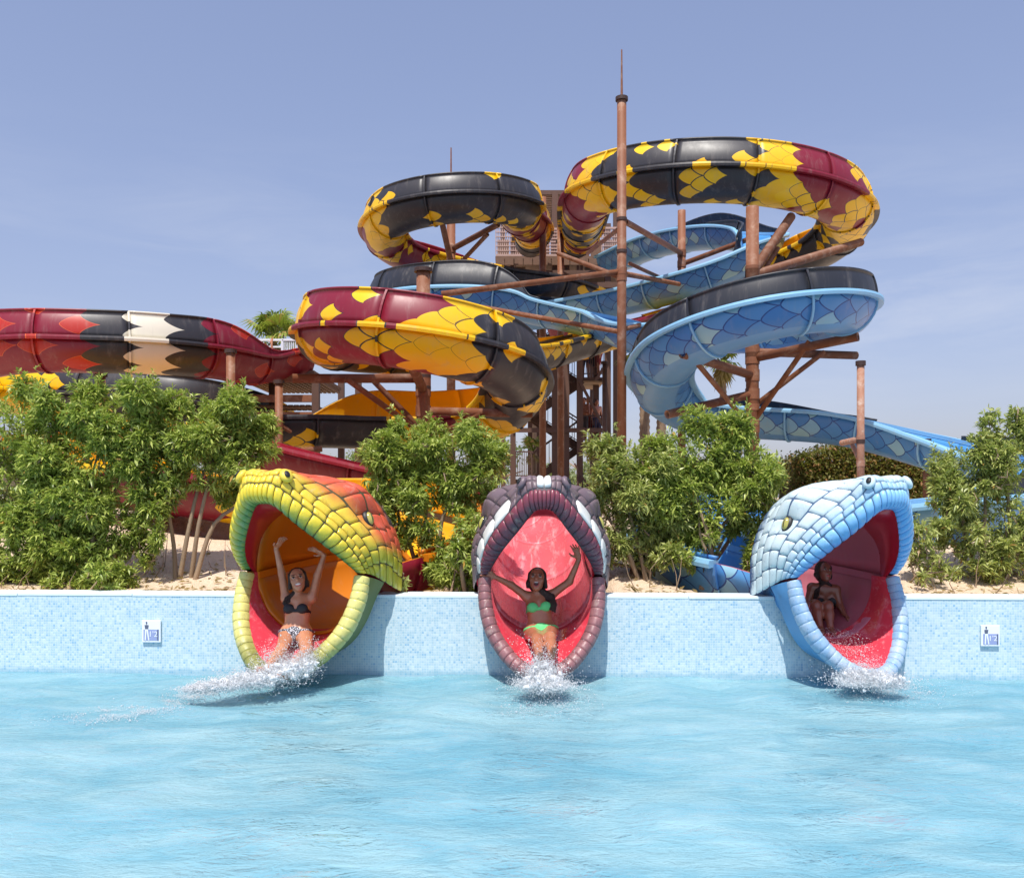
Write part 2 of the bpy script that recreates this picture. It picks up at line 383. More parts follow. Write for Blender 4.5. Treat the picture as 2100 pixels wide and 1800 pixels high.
def finish_fibre(m, k, co, rough=0.24):
    n = m.noise(co, 1.3, 5, 0.6); n2 = m.noise(m.vmul(co, (1, 1, 0.25)), 7, 7, 0.7)
    k = m.mix((n * 0.5).clamp(), k, m.mix(0.5, k, (0.5, 0.46, 0.42, 1)), 'MIX') if False else k
    k = m.mix(n2.smooth(0.58, 0.8) * 0.22, k, RGB(150, 138, 128))
    k = m.mix(n * 0.16, k, (0.0, 0.0, 0.0, 1))
    st_ = m.noise(m.vmul(co, (2.2, 2.2, 0.22)), 3.0, 6, 0.7); k = m.mix(st_.smooth(0.5, 0.85) * 0.30, k, RGB(176, 166, 156))     # sun-faded streaks
    m.set(color=k, rough=(n * 0.3 + n2 * 0.2 + (rough - 0.06)), coat=0.05, coat_rough=0.3)
    return m.done()

MAROON, YELLOW, BLACK = RGB(134, 22, 46), RGB(252, 204, 14), RGB(54, 52, 56)
def serpent_mat(name, phase, seed, flip=1.0, period=6.2, L=0.46, W=0.35):
    m = Mat(name); uv = m.coord('UV'); u, v, _ = m.sep(uv)
    cx, cy, edge, r, r2 = scale_cells(m, u, v, L, W, seed, flip)
    t = (((cx - 100.0) * (L * flip) + (r - 0.5) * 0.7) * (1.0 / period) + phase).fract()
    is_y = (t > 0.30) * (t < 0.43); is_k = (t > 0.43) * (t < 0.87); is_y2 = t > 0.87
    k = m.mix(is_k, MAROON, BLACK)
    clus = m.white(m.comb((cx * 0.7).floor(), (cy * 0.6).floor(), seed + 9.0))
    spot = ((r2 < 0.5) * (clus < 0.30)).max(r2 < 0.05)
    yel = is_y.max(is_y2).max(spot)
    k = m.mix(yel, k, m.mix(r, YELLOW, RGB(248, 192, 10)))
    k = m.mix((edge < 0.030) * spot, k, BLACK); k = m.mix((edge < 0.014) * is_y.max(is_y2) * (r2 < 0.30), k, RGB(120, 90, 20))
    return finish_fibre(m, k, m.coord())
def blue_mat(name, seed, flip=1.0, L=0.48, W=0.39):
    m = Mat(name); uv = m.coord('UV'); u, v, _ = m.sep(uv)
    cx, cy, edge, r, r2 = scale_cells(m, u, v, L, W, seed, flip)
    body = v.abs() > 0.34
    k = m.mix(r, RGB(66, 130, 198), RGB(98, 160, 214))
    k = m.mix(r2 > 0.80, k, m.mix(r, RGB(164, 204, 206), RGB(140, 190, 220)))
    k = m.mix(edge < 0.024, k, RGB(38, 72, 140))
    k = m.mix(body, RGB(104, 160, 212), k)
    return finish_fibre(m, k, m.coord())
def flame_mat(name, phase, seed, flip=1.0, period=6.0, L=0.64, W=0.38):
    m = Mat(name); uv = m.coord('UV'); u, v, _ = m.sep(uv)
    cx, cy, edge, r, r2 = scale_cells(m, u, v, L, W, seed, flip)
    t = (((cx - 100.0) * (L * flip)) * (1.0 / period) + phase).fract()
    k = m.mix((r2 < 0.20), MAROON, RGB(186, 42, 26))
    blk = ((t > 0.41) * (t < 0.50)).max((t > 0.60) * (t < 0.69)); wht = (t > 0.50) * (t < 0.60)
    k = m.mix(blk, k, BLACK); k = m.mix(wht, k, RGB(236, 228, 208))
    k = m.mix((edge < 0.014) * (r2 < 0.20) * (1.0 - blk.max(wht)), k, RGB(236, 110, 50))
    return finish_fibre(m, k, m.coord())

CR_OUT = 15
def slide(name, label, ctrl, mats, r=0.58, sec=1.5, ds=0.13, u0=0.0, group=None, shift=None, switch=None, bare_end=False):
    """Sweep a trough along ctrl points (x, y, z, left wall, right wall[, radius]); every bolted length is a part."""
    c = np.array([tuple(q) + ((r,) if len(q) == 5 else ()) for q in ctrl], float)
    d = crom(c, 24); seg = np.linalg.norm(np.diff(d[:, :3], axis=0), axis=1); s = np.concatenate([[0], np.cumsum(seg)])
    n = int(s[-1] / ds); nsec = max(1, int(round(s[-1] / sec))); per = max(3, int(math.ceil(n / nsec))); n = per * nsec
    st = np.linspace(0, s[-1], n + 1); q = np.stack([np.interp(st, s, d[:, i]) for i in range(6)], 1)
    for _ in range(3): q[1:-1, 3:] = (q[:-2, 3:] + q[1:-1, 3:] * 2 + q[2:, 3:]) / 4
    tan = np.gradient(q[:, :3], axis=0); tan /= np.linalg.norm(tan, axis=1)[:, None]
    us = st + u0
    if shift: us = us + np.where(st > s[shift[0] * 24], shift[1], 0.0)
    up = np.array([0, 0, 1.0]); sd = np.cross(tan, up); sd /= np.linalg.norm(sd, axis=1)[:, None]; nn = np.cross(sd, tan)
    root = thing(name, label, 'water slide', tuple(q[0, :3]), 0, group); base = q[0, :3]
    root['_path'] = 0; del root['_path']
    M_out, M_in, M_wall, M_fl = mats
    phi = np.linspace(-math.pi / 2, math.pi / 2, CR_OUT)
    def sweep(i0, i1, prof):          # prof(i) -> list of (side, up, v); closed loop
        vs, uvs = [], []
        for i in range(i0, i1 + 1):
            pr = prof(i)
            for (a, b, vv) in pr:
                vs.append(q[i, :3] + sd[i] * a + nn[i] * b - base); uvs.append((us[i], vv))
        k = len(pr); fs = []
        for i in range(i1 - i0):
            for j in range(k):
                fs.append((i * k + j, i * k + (j + 1) % k, (i + 1) * k + (j + 1) % k, (i + 1) * k + j))
        fs += [tuple(range(k - 1, -1, -1)), tuple((i1 - i0) * k + j for j in range(k))]
        return vs, fs, uvs, k
    TH = 0.035
    def trough(i):
        R = q[i, 5]; o = [(R * math.sin(p), -R * math.cos(p), R * p) for p in phi]
        return o + [((R - TH) * math.sin(p), -(R - TH) * math.cos(p), R * p) for p in phi[::-1]]
    def wall_prof(i, side):
        R, hgt = q[i, 5], max(0.02, q[i, 3 if side < 0 else 4]); rw = 1.05; am = math.asin(min(0.94, hgt / rw)); o = []; inn = []
        for j in range(7):
            a = am * j / 6; xx = R - 0.004 - rw * (1 - math.cos(a)); zz = rw * math.sin(a) + 0.03
            o.append((side * xx, zz, side * (R * math.pi / 2 + rw * a))); inn.append((side * (xx - 0.028), zz - 0.006, side * (R * math.pi / 2 + rw * a)))
        xx, zz, vv = o[-1]                 # rolled edge
        o.append((xx + side * 0.022, zz + 0.004, vv)); o.append((xx + side * 0.018, zz + 0.036, vv)); inn.append((xx - side * 0.045, zz + 0.03, vv))
        return o + inn[::-1]
    for k_ in range(nsec):
        i0, i1 = k_ * per, (k_ + 1) * per
        if switch and k_ >= switch[0] * nsec: M_out, M_in, M_wall, M_fl = switch[1]
        vs, fs, uvs, kk = sweep(i0, i1, trough)
        mi = []
        for i in range(i1 - i0):
            for j in range(kk): mi.append(0 if j < CR_OUT - 1 or j >= kk - 1 and False else (1 if j >= CR_OUT - 1 else 0))
        mi += [1, 1]
        o = mesh_obj('trough_section', vs, fs, None, root, True, uvs, [M_out, M_in], mi)
        for side in (-1, 1):
            R = q[i0, 5]
            if bare_end and k_ == nsec - 1 and q[i1, 3 if side < 0 else 4] < .15: continue
            fl = lambda i, side=side: [(side * (q[i, 5] - 0.045), -0.035, side * q[i, 5] * 1.5708), (side * (q[i, 5] + 0.105), -0.05, side * q[i, 5] * 1.5708),
                                       (side * (q[i, 5] + 0.115), -0.005, side * q[i, 5] * 1.5708), (side * (q[i, 5] + 0.105), 0.036, side * q[i, 5] * 1.5708), (side * (q[i, 5] - 0.05), 0.038, side * q[i, 5] * 1.5708)]
            vs, fs, uvs, kk = sweep(i0, i1, fl); mesh_obj('flange', vs, fs, M_fl, o, False, uvs)
            hh = q[i0:i1 + 1, 3 if side < 0 else 4]
            if hh.max() > 0.08:
                vs, fs, uvs, kk = sweep(i0, i1, lambda i, side=side: wall_prof(i, side)); mesh_obj('side_wall', vs, fs, None, o, True, uvs, [M_wall, M_wall if M_wall is WALL_BLACK else M_in], [1 if j >= 9 else 0 for _ in range(i1 - i0) for j in range(kk)] + [0, 0])
        # bolted joint: a thin rib standing proud of the shell
        i = i1; vs, fs = [], []; uvs = []
        R = q[i, 5]; runs = [([((R + 0.002) * math.sin(p), -(R + 0.002) * math.cos(p), R * p) for p in phi], M_fl if M_wall is WALL_BLACK else M_out, 1)]
        for side in (-1, 1):
            if q[i, 3 if side < 0 else 4] > 0.15: runs.append((wall_prof(i, side)[:7], M_wall, side))
        for (pts, mm, sg) in runs:
            vs, fs, uvs = [], [], []
            pa = np.array([p[:2] for p in pts]); tn = np.gradient(pa, axis=0); tn /= (np.linalg.norm(tn, axis=1)[:, None] + 1e-9); no = np.stack([tn[:, 1], -tn[:, 0]], 1) * sg
            for j, (a, b, c_) in enumerate(pts):
                for dh, dt in ((-0.004, -0.018), (0.028, -0.018), (0.028, 0.018), (-0.004, 0.018)):
                    ca, cb = a + no[j, 0] * dh, b + no[j, 1] * dh
                    vs.append(q[i, :3] + sd[i] * ca + nn[i] * cb + tan[i] * dt - base); uvs.append((us[i], c_))
            for j in range(len(pts) - 1):
                for e in range(4): fs.append((j * 4 + e, j * 4 + (e + 1) % 4, (j + 1) * 4 + (e + 1) % 4, (j + 1) * 4 + e))
            if k_ < nsec - 1: mesh_obj('joint_rib', vs, fs, mm, o, False, uvs)
    return root, q, st

def loop(cx, cy, rx, ry, a0, a1, z0, z1, n, wl=0.0, wr=0.0, zs=None):
    out = []
    for i in range(n):
        t = i / (n - 1); a = math.radians(a0 + (a1 - a0) * t)
        z = z0 + (z1 - z0) * t if zs is None else float(np.interp(t, np.linspace(0, 1, len(zs)), zs))
        out.append((cx + rx * math.cos(a), cy + ry * math.sin(a), z, wl, wr))
    return out

def plain(name, c, rough=0.25):
    m = Mat(name); return finish_fibre(m, m.mix(m.noise(m.coord(), 2.0, 4), c, tuple(v * 0.9 for v in c[:3]) + (1,)), m.coord(), rough)
IN_YEL = plain('inner_yellow', RGB(250, 184, 8)); IN_BLUE = plain('inner_blue', RGB(92, 168, 226)); IN_RED = plain('inner_red', RGB(150, 24, 44))
WALL_BLACK = plain('wall_black', RGB(44, 46, 54), 0.3); FL_BLUE = plain('flange_blue', RGB(150, 206, 242))
S_A = serpent_mat('serpent_paint', 0.45, 2.0); S_A2 = serpent_mat('serpent_paint_upper', 0.55, 5.0); S_D = serpent_mat('serpent_paint_left', 0.55, 8.0, period=9.0)
S_F = serpent_mat('serpent_paint_far', 0.12, 12.0, period=12.0); B_M = blue_mat('blue_scale_paint', 4.0, -1.0); C_M = flame_mat('flame_paint', 0.88, 6.0, -1.0)

W8 = 0.58
# serpent slide: tower > right-hand upper loop > behind > left-hand lower loop > snake
A = [(2.25, 31.4, 10.95, 0, 0), (2.2, 27.8, 10.2, 0, 0.3), (1.95, 24.4, 9.5, 0, W8)]
A += loop(4.9, 21.2, 3.06, 2.55, 180, 405, 0, 0, 9, 0, W8, zs=[9.05, 8.82, 8.66, 8.5, 8.35, 8.0])
A += [(5.7, 24.2, 7.35, 0, 0.2), (3.6, 23.2, 6.62, 0, 0), (1.79, 21.6, 5.85, 0, 0), (0.2, 19.6, 5.15, 0, 0.25)]
A += loop(-1.66, 16.4, 1.75, 1.95, 70, 330, 0, 0, 8, 0, 0.56, zs=[5.05, 4.95, 4.85, 4.72, 4.47, 4.2])
A += [(0.08, 16.7, 3.9, 0, 0.58), (-0.5, 18.0, 3.55, 0, 0.6), (-1.7, 18.55, 3.46, 0, 0.6), (-3.0, 18.2, 3.42, 0, 0.58), (-4.0, 17.6, 3.40, 0, 0.02)]
A += [(-5.3, 17.2, 3.32, 0, 0), (-6.9, 16.9, 3.1, 0, 0), (-8.2, 15.4, 2.9, 0.4, 0), (-7.6, 13.6, 2.6, 0.6, 0), (-6.2, 12.8, 2.33, 0.3, 0), (-4.4, 12.5, 2.1, 0, 0, 0.58),
      (-2.9, 12.6, 1.86, 0.2, 0, 0.58), (-1.75, 12.3, 1.64, 0.4, 0, 0.58), (-1.0, 11.6, 1.43, 0.4, 0, 0.55), (-0.98, 10.95, 1.29, 0.1, 0.1, 0.55),
      (-1.36, 10.4, 1.18, 0, 0.12, 0.56), (-1.76, 9.85, 1.10, 0, 0.5, 0.60), (-1.96, 9.37, 1.05, 0, 0.8, 0.62), (-2.09, 8.98, 1.02, 0, 0.8, 0.62)]
ORANGE_IN = plain('inner_orange', RGB(226, 132, 20), 0.2)
slide('serpent_slide', 'red, yellow and black scaled slide with the large right loop and lower left loop', A[:31], (S_A, IN_YEL, S_A, S_A), shift=(12, -3.3))
slide('serpent_slide', 'low red and yellow trough running behind the left bushes into the yellow snake', A[30:], (S_A2, IN_YEL, IN_YEL, S_A2), u0=40.0, switch=(0.80, (S_A2, ORANGE_IN, ORANGE_IN, ORANGE_IN)), bare_end=True)

# second serpent slide: small black loop at the upper left of the tower
D = [(0.67, 31.4, 11.0, 0, 0), (0.66, 28.2, 10.5, 0.3, 0)]
D += loop(-1.63, 24.5, 1.95, 2.05, 20, -250, 0, 0, 8, 0.48, 0, zs=[9.98, 9.65, 9.42, 9.3, 9.15, 9.0])
D += [(-0.2, 26.9, 8.7, 0.2, 0), (1.2, 27.0, 8.5, 0, 0), (2.5, 27.9, 8.25, 0.2, 0), (2.7, 29.4, 8.0, 0.3, 0), (1.6, 30.6, 7.75, 0.3, 0)]
slide('serpent_slide', 'small black and yellow looped slide left of the slide tower platform', D, (S_D, IN_RED, S_D, S_D))

# blue slide
B = [(3.5, 31.0, 10.25, 0, 0), (4.6, 28.2, 10.1, 0.3, 0), (5.8, 26.0, 9.75, 0.5, 0), (6.75, 24.4, 9.2, 0.1, 0.2), (6.55, 23.2, 8.6, 0, 0.3), (5.6, 23.1, 8.0, 0, 0.1), (4.3, 23.6, 7.62, 0, 0), (2.6, 25.0, 7.5, 0, 0)]
B += loop(-0.85, 24.6, 2.6, 2.2, 75, 275, 0, 0, 6, 0, 0.62, zs=[7.42, 7.35, 7.25, 7.15, 7.05])
B += [(0.7, 22.2, 6.75, 0, 0), (2.1, 21.0, 6.2, 0, 0), (3.0, 19.7, 5.62, 0, 0)]
B += loop(4.54, 16.8, 1.63, 2.0, 95, -165, 0, 0, 9, 0.36, 0, zs=[5.5, 5.45, 5.4, 5.32, 5.18, 4.92, 4.58])
B += [(2.98, 17.7, 4.2, 0.2, 0), (3.7, 18.6, 3.82, 0.0, 0.0), (4.95, 18.5, 3.66, 0.25, 0), (6.6, 17.6, 3.45, 0.0, 0), (7.75, 16.5, 2.98, 0, 0), (8.3, 15.0, 2.5, 0.3, 0), (8.1, 13.4, 2.15, 0.4, 0), (7.0, 12.3, 1.9, 0.3, 0), (5.6, 12.0, 1.74, 0, 0)]
B_N = [(5.6, 12.0, 1.74, 0, 0), (4.5, 12.1, 1.62, 0, 0, 0.58), (3.3, 12.25, 1.5, 0, 0.3, 0.57), (2.45, 11.9, 1.38, 0, 0.4, 0.56), (2.1, 11.35, 1.30, 0, 0.4, 0.55), (2.2, 10.85, 1.23, 0.15, 0.1, 0.55), (2.56, 10.25, 1.13, 0.12, 0, 0.56), (2.95, 9.69, 1.06, 0.5, 0, 0.6), (3.15, 9.21, 1.02, 0.8, 0, 0.61), (3.28, 8.82, 0.99, 0.8, 0, 0.61)]
MAUVE_IN = plain('inner_mauve', RGB(196, 112, 128), 0.25)
slide('blue_slide', 'blue scaled slide with the big black-walled ring on the right', B, (B_M, IN_BLUE, WALL_BLACK, FL_BLUE))
slide('blue_slide', 'low blue trough curving round behind the blue snake', B_N, (B_M, IN_BLUE, B_M, FL_BLUE), u0=70.0, switch=(0.80, (B_M, MAUVE_IN, MAUVE_IN, MAUVE_IN)), bare_end=True)

# flame slide at the left
C = [(-4.9, 20.6, 5.1, 0, 0), (-5.3, 20.2, 5.12, 0, 0), (-5.75, 19.5, 4.92, 0.1, 0.2), (-6.3, 18.4, 4.9, 0.5, 0.0), (-7.1, 17.5, 4.86, 0.5, 0), (-8.2, 17.0, 4.82, 0.5, 0), (-9.4, 16.9, 4.8, 0.5, 0), (-10.8, 17.3, 4.65, 0.66, 0), (-12.2, 18.6, 4.5, 0.66, 0), (-12.6, 20.5, 4.35, 0.6, 0)]
slide('flame_slide', 'maroon slide with white and black flame bands at the far left', C, (C_M, IN_RED, C_M, C_M), u0=0.0)
FS = [(-14.0, 21.6, 4.6, 0, 0.1), (-10.5, 20.4, 4.25, 0, 0.5), (-8.4, 20.0, 4.05, 0, 0.55), (-7.2, 20.2, 3.95, 0, 0.5), (-6.3, 21.4, 3.8, 0, 0.4), (-6.3, 23.2, 3.6, 0, 0.3), (-7.6, 24.4, 3.4, 0, 0.2)]
slide('serpent_slide', 'grey-black and yellow slide wall showing above the far left bushes', FS, (S_F, IN_YEL, S_F, S_F))
# dark red slide into the middle snake
DARKRED = plain('dark_red_shell', RGB(128, 18, 34)); 
m = Mat('inner_pink'); co = m.coord(); n = m.noise(m.vmul(co, (5, .7, 1.2)), 2.2, 7, .68, .5); n2 = m.noise(co, 1.1, 4)
k = m.mix(n2, RGB(206, 74, 90), RGB(232, 118, 124)); k = m.mix(n.smooth(.48, .72) * .75, k, RGB(240, 204, 204)); k = m.mix(m.noise(co, 14, 6, .7).smooth(.62, .75) * .4, k, RGB(140, 50, 70))
m.set(color=k, rough=(n * .3 + .12), coat=.1); PINK_IN = m.done()
E = [(-5.6, 15.6, 3.05, 0, 0), (-4.6, 15.3, 2.85, 0, 0), (-3.4, 15.1, 2.55, 0, 0), (-2.2, 14.9, 2.28, 0, 0), (-1.0, 14.6, 2.0, 0, 0), (-0.1, 14.0, 1.92, 0.08, 0, 0.58), (0.27, 13.0, 1.86, 0.05, 0.05, 0.58), (0.3, 12.0, 1.70, 0.12, 0.12, 0.58), (0.3, 10.8, 1.38, 0.1, 0.1, 0.56), (0.3, 9.8, 1.1, 0.1, 0.1, 0.55), (0.3, 9.02, 0.97, 0.1, 0.1, 0.55)]
slide('red_slide', 'dark red trough descending behind the yellow snake to the grey middle snake', E, (DARKRED, PINK_IN, PINK_IN, IN_RED))
# ---------------------------------------------------------------- rusty steel: support poles, masts, slide tower
RUST = weathered('rusty_brown_steel', RGB(132, 82, 54), 0.6, 0.30, 1.6, RGB(178, 148, 126), 0.8, 0.25)
RUST2 = weathered('dark_brown_steel', RGB(92, 66, 54), 0.6, 0.2, 2.0, RGB(140, 100, 80), 0.3, 0.1)
RUSTY = weathered('flaking_rusty_steel', RGB(166, 118, 94), 0.7, 0.25, 3.0, RGB(196, 176, 160), 0.9, 0.3)
DARK = weathered('dark_cap_steel', RGB(66, 46, 40), 0.6, 0.2)
POLES = []
def pole(px, y_top, Y, w_px, label, mat=None, cap=True, mast=0.0, arms=(), collar=(), mast_off=0.0):
    """Round steel post standing on the ground with its welded arms as parts. arms: ((px,py,Y)end, z on post or None, radius)."""
    top = P(px, y_top, Y); r = w_px / 2.0 / F_PX * Y; mat = mat or RUST
    gz = float(ground_z(top.x, Y)) - 0.25
    root = thing('support_pole', label, 'pole', (top.x, Y, gz)); base = Vector(root.location)
    L = top.z - gz
    MB().tube([(0, 0, 0), (0, 0, L)], r, 18).build('shaft', mat, root, False)
    for o in root.children:
        for p_ in o.data.polygons: p_.use_smooth = len(p_.vertices) == 4
    if cap: MB().tube([(0, 0, L - 0.02), (0, 0, L + 0.05)], r * 1.35, 18).build('cap_plate', DARK, root)
    if mast: MB().tube([(mast_off, 0, L), (mast_off * 1.5, 0, L + mast)], [r * 0.28, r * 0.14], 8).build('lightning_rod', mat, root)
    for zc in collar:
        MB().tube([(0, 0, zc - gz - 0.03), (0, 0, zc - gz + 0.03)], r * 1.14, 18).build('collar', DARK, root)
    for a in arms:
        e = P(*a[0]) - base; s = Vector((0, 0, (P(px, a[1], Y).z - gz)))
        d = (e - s).normalized(); MB().tube([s - Vector((0, 0, a[2] * 1.3)), s + Vector((0, 0, a[2] * 1.3))], r * 1.12, 18).build('clamp', mat, root)
        o = MB().tube([s + d * r * 0.4, e], a[2], 12, hollow=0.72).build('arm', mat, root)
        for p_ in o.data.polygons: p_.use_smooth = len(p_.vertices) == 4
    POLES.append(root); return root
pole(1275, 205, 17.5, 19, 'tallest rusty mast with thin rod on top, standing between the two upper loops', mast=1.0, collar=(P(0, 450, 17.5).z, P(0, 516, 17.5).z),
     arms=(((905, 603, 17.2), 557, 0.06), ((1145, 520, 19.5), 570, 0.05)))
pole(1543, 425, 16.9, 26, 'thick rusty pole in the centre of the blue ring', cap=False, collar=(P(0, 645, 16.9).z,),
     arms=(((1400, 725, 15.3), 770, 0.085), ((1760, 690, 15.7), 735, 0.085), ((1756, 729, 17.6), 722, 0.08), ((1368, 850, 16.0), 808, 0.08),
           ((1660, 700, 16.2), 868, 0.05), ((1690, 722, 17.2), 835, 0.05), ((1430, 745, 15.6), 880, 0.05), ((1622, 445, 19.0), 560, 0.10), ((1765, 497, 19.8), 565, 0.09), ((1595, 510, 18.2), 590, 0.05)))
pole(868, 556, 16.5, 28, 'thick rusty pole through the left loop', collar=(P(0, 772, 16.5).z, P(0, 795, 16.5).z),
     arms=(((843, 745, 14.9), 800, 0.09), ((600, 776, 16.0), 776, 0.085), ((1092, 848, 16.6), 843, 0.08), ((712, 778, 16.0), 890, 0.055), ((765, 780, 17.2), 885, 0.055), ((985, 850, 16.5), 905, 0.05)))
pole(1765, 747, 13.5, 15, 'short flaking rusty pole beside the blue exit trough', RUSTY, collar=(P(0, 905, 13.5).z,), arms=(((1727, 908, 14.6), 900, 0.05), ((1745, 905, 14.2), 950, 0.035)))
pole(925, 432, 24.6, 18, 'rusty pole in the middle of the small black loop', cap=False, mast=1.76, arms=(((905, 450, 22.7), 540, 0.08), ((1022, 460, 23.4), 512, 0.08), ((1000, 480, 23.4), 560, 0.06)))
pole(1113, 405, 27.0, 14, 'slim rusty pole rising past the tower lattice', cap=False)
pole(1150, 440, 27.5, 14, 'short rusty stub pole between the two upper loops at the platform', cap=False)
pole(1398, 432, 24.0, 16, 'rusty pole behind the right upper loop', cap=False, arms=(((1545, 487, 24.0), 542, 0.07), ((1283, 455, 19.9), 520, 0.07), ((1290, 540, 23.0), 590, 0.05), ((1440, 560, 23.6), 560, 0.05)))
pole(473, 722, 16.2, 18, 'brown pole under the end of the flame slide', RUST)
pole(572, 785, 16.6, 16, 'brown pole beside the bush under the red and yellow trough', RUST, arms=(((660, 920, 16.9), 930, 0.06), ((630, 905, 17.6), 870, 0.045)))
pole(206, 770, 18.0, 20, 'brown pole behind the left bushes under the flame slide', RUST)
pole(1900, 905, 16.6, 14, 'brown pole under the blue trough by the right bushes', RUST)
pole(1240, 745, 22.0, 10, 'thin dark pole under the crossing blue and yellow troughs', RUST2, arms=(((1160, 705, 21.9), 700, 0.05),))
pole(60, 800, 20.5, 16, 'dark pole under the grey far left slide', RUST2, cap=False)

# stray bracing pipes strung between the masts
def brace(a, b, r, label):
    a, b = P(*a), P(*b); root = thing('brace_pipe', label, 'pipe', tuple(a))
    o = MB().tube([(0, 0, 0), b - a], r, 10, hollow=0.7).build('pipe', RUST, root)
    for p_ in o.data.polygons: p_.use_smooth = len(p_.vertices) == 4
brace((1283, 562, 17.6), (1405, 585, 23.8), 0.055, 'pale rusty brace from tall mast back to the pole at right')
brace((960, 625, 18.6), (1268, 680, 17.6), 0.05, 'weathered brace pipe crossing below the blue left loop')
brace((1280, 675, 17.6), (1330, 662, 20.0), 0.05, 'short brace right of the tall mast below the yellow trough')
brace((1205, 520, 19.8), (1268, 470, 17.6), 0.045, 'slanted brace left of the tall mast under the red loop end')

# ---- the slide tower
TY = 32.0
WOOD = weathered('brown_planks', RGB(112, 84, 66), 0.7, 0.25, 4.0, RGB(160, 130, 110), 0.4)
PANEL = weathered('beige_panel', RGB(176, 146, 116), 0.7, 0.2, 2.5, RGB(120, 96, 78), 0.5)
LATT = weathered('rosy_lattice_steel', RGB(178, 150, 140), 0.6, 0.12)
tower = thing('slide_tower', 'tall dark brown steel stair tower with platform behind the slides', 'tower', (P(1150, 0, TY).x, TY, 1.5)); tb = Vector(tower.location)
def tw(px, py, Y): return P(px, py, Y) - tb
Z_DECK = P(0, 531, TY).z - tb.z
for (px, Y, w, ytop) in ((1052, 32, .20, 460), (1087, 35, .18, 700), (1138, 32, .22, 395), (1157, 32.1, .36, 540), (1189, 32, .22, 395), (1214, 35.5, .16, 560), (1222, 33, .22, 560), (1246, 32, .22, 460), (1105, 36, .18, 395), (1262, 36, .18, 395), (1032, 36, .18, 460)):
    t_ = tw(px, ytop, Y); MB().box((t_.x, t_.y, t_.z / 2), (w, w, t_.z)).build('post', RUST2, tower)
XL, XR = tw(1016, 0, TY).x, tw(1282, 0, TY).x
dk = MB().box(((XL + XR) / 2, 2.2, Z_DECK), (XR - XL, 4.8, 0.10)).build('deck', WOOD, tower)
for i in range(14):
    MB().box((XL + (i + .5) * (XR - XL) / 14, -0.215, Z_DECK - 0.16), ((XR - XL) / 14 - 0.03, 0.04, 0.24)).build('plank', WOOD, dk)
for zz, hh in ((Z_DECK - 0.55, 0.16), (Z_DECK - 1.0, 0.2)):
    MB().box(((XL + XR) / 2, -0.14, zz), (XR - XL, 0.16, hh)).build('beam', RUST2, tower)
for (p0, p1) in ((1020, 1078), (1200, 1282)):
    x0, x1 = tw(p0, 0, TY).x, tw(p1, 0, TY).x
    MB().box(((x0 + x1) / 2, 0.35, Z_DECK - 0.95), (x1 - x0, 0.05, 1.5)).build('panel', PANEL, tower)
x0, x1 = tw(1082, 0, TY).x, tw(1282, 0, TY).x
for i in range(5):
    MB().box((x0 + (i + .5) * (x1 - x0) / 5, 1.1, Z_DECK - 1.2), ((x1 - x0) / 5 - 0.03, 0.05, 1.7)).build('panel', PANEL, tower)
for i in range(9): MB().box((XL + (i + .5) * (XR - XL) / 9, 2.6, Z_DECK + .75), ((XR - XL) / 9 - .05, .06, 1.4)).build('shade_backing', WOOD, tower)  # dark slats added to stand in for the shade inside the platform
# lattice guard rails
def lattice(p0, p1, yt, yb, Y, nx, nz):
    a, b = tw(p0, yt, Y), tw(p1, yb, Y); g = MB()
    g.box(((a.x + b.x) / 2, a.y, a.z), (b.x - a.x, .07, .07)); g.box(((a.x + b.x) / 2, a.y, b.z), (b.x - a.x, .07, .07))
    o = g.build('guard_rail', LATT, tower)
    for i in range(nx + 1): MB().box((a.x + (b.x - a.x) * i / nx, a.y, (a.z + b.z) / 2), (.035, .035, a.z - b.z - .07)).build('baluster', LATT, o)
    for i in range(1, nz): MB().box(((a.x + b.x) / 2, a.y - 0.03, b.z + (a.z - b.z) * i / nz), (b.x - a.x, .022, .03)).build('lattice_bar', LATT, o)
lattice(1017, 1070, 458, 524, TY - .15, 12, 7); lattice(1234, 1281, 468, 524, TY - .15, 11, 6); lattice(1118, 1142, 470, 524, TY - .15, 6, 8)
# slatted roof
rz = tw(0, 396, TY).z; x0, x1 = tw(1092, 0, TY).x, tw(1184, 0, TY).x
rf = MB().box(((x0 + x1) / 2, 0.0, rz), (x1 - x0, .14, .16)).build('roof', RUST2, tower)
for i in range(22): MB().box(((x0 + x1) / 2, .25 + i * .2, rz - .03), (x1 - x0, .10, .05)).build('slat', WOOD, rf)
for xx in (x0 + .06, (x0 + x1) / 2, x1 - .06): MB().box((xx, 2.3, rz - .12), (.1, 4.4, .12)).build('rafter', RUST2, rf)
# zig-zag stairs: flights between a left and a right landing
def flight(x0, z0, x1, z1, y, wdt=0.9):
    n = max(4, int(abs(z1 - z0) / 0.19)); g = MB()
    for yy in (y - wdt / 2, y + wdt / 2): g.beam((x0, yy, z0 - .1), (x1, yy, z1 - .1), .06, .26)
    o = g.build('stair_flight', RUST2, tower)
    for i in range(n):
        t_ = (i + .5) / n; MB().box((x0 + (x1 - x0) * t_, y, z0 + (z1 - z0) * t_), (abs(x1 - x0) / n * .95, wdt - .07, .04)).build('step', RUST2, o)
    for yy in (y - wdt / 2 - .04, y + wdt / 2 + .04):
        h = MB(); h.beam((x0, yy, z0 + .95), (x1, yy, z1 + .95), .05, .05); h.beam((x0, yy, z0 + .1), (x1, yy, z1 + .1), .03, .03)
        hr = h.build('handrail', RUST2, o)
    for i in range(n + 1):
        t_ = i / n; MB().box((x0 + (x1 - x0) * t_, y - wdt / 2 - .04, z0 + (z1 - z0) * t_ + .52), (.022, .022, .86)).build('baluster', RUST2, o)
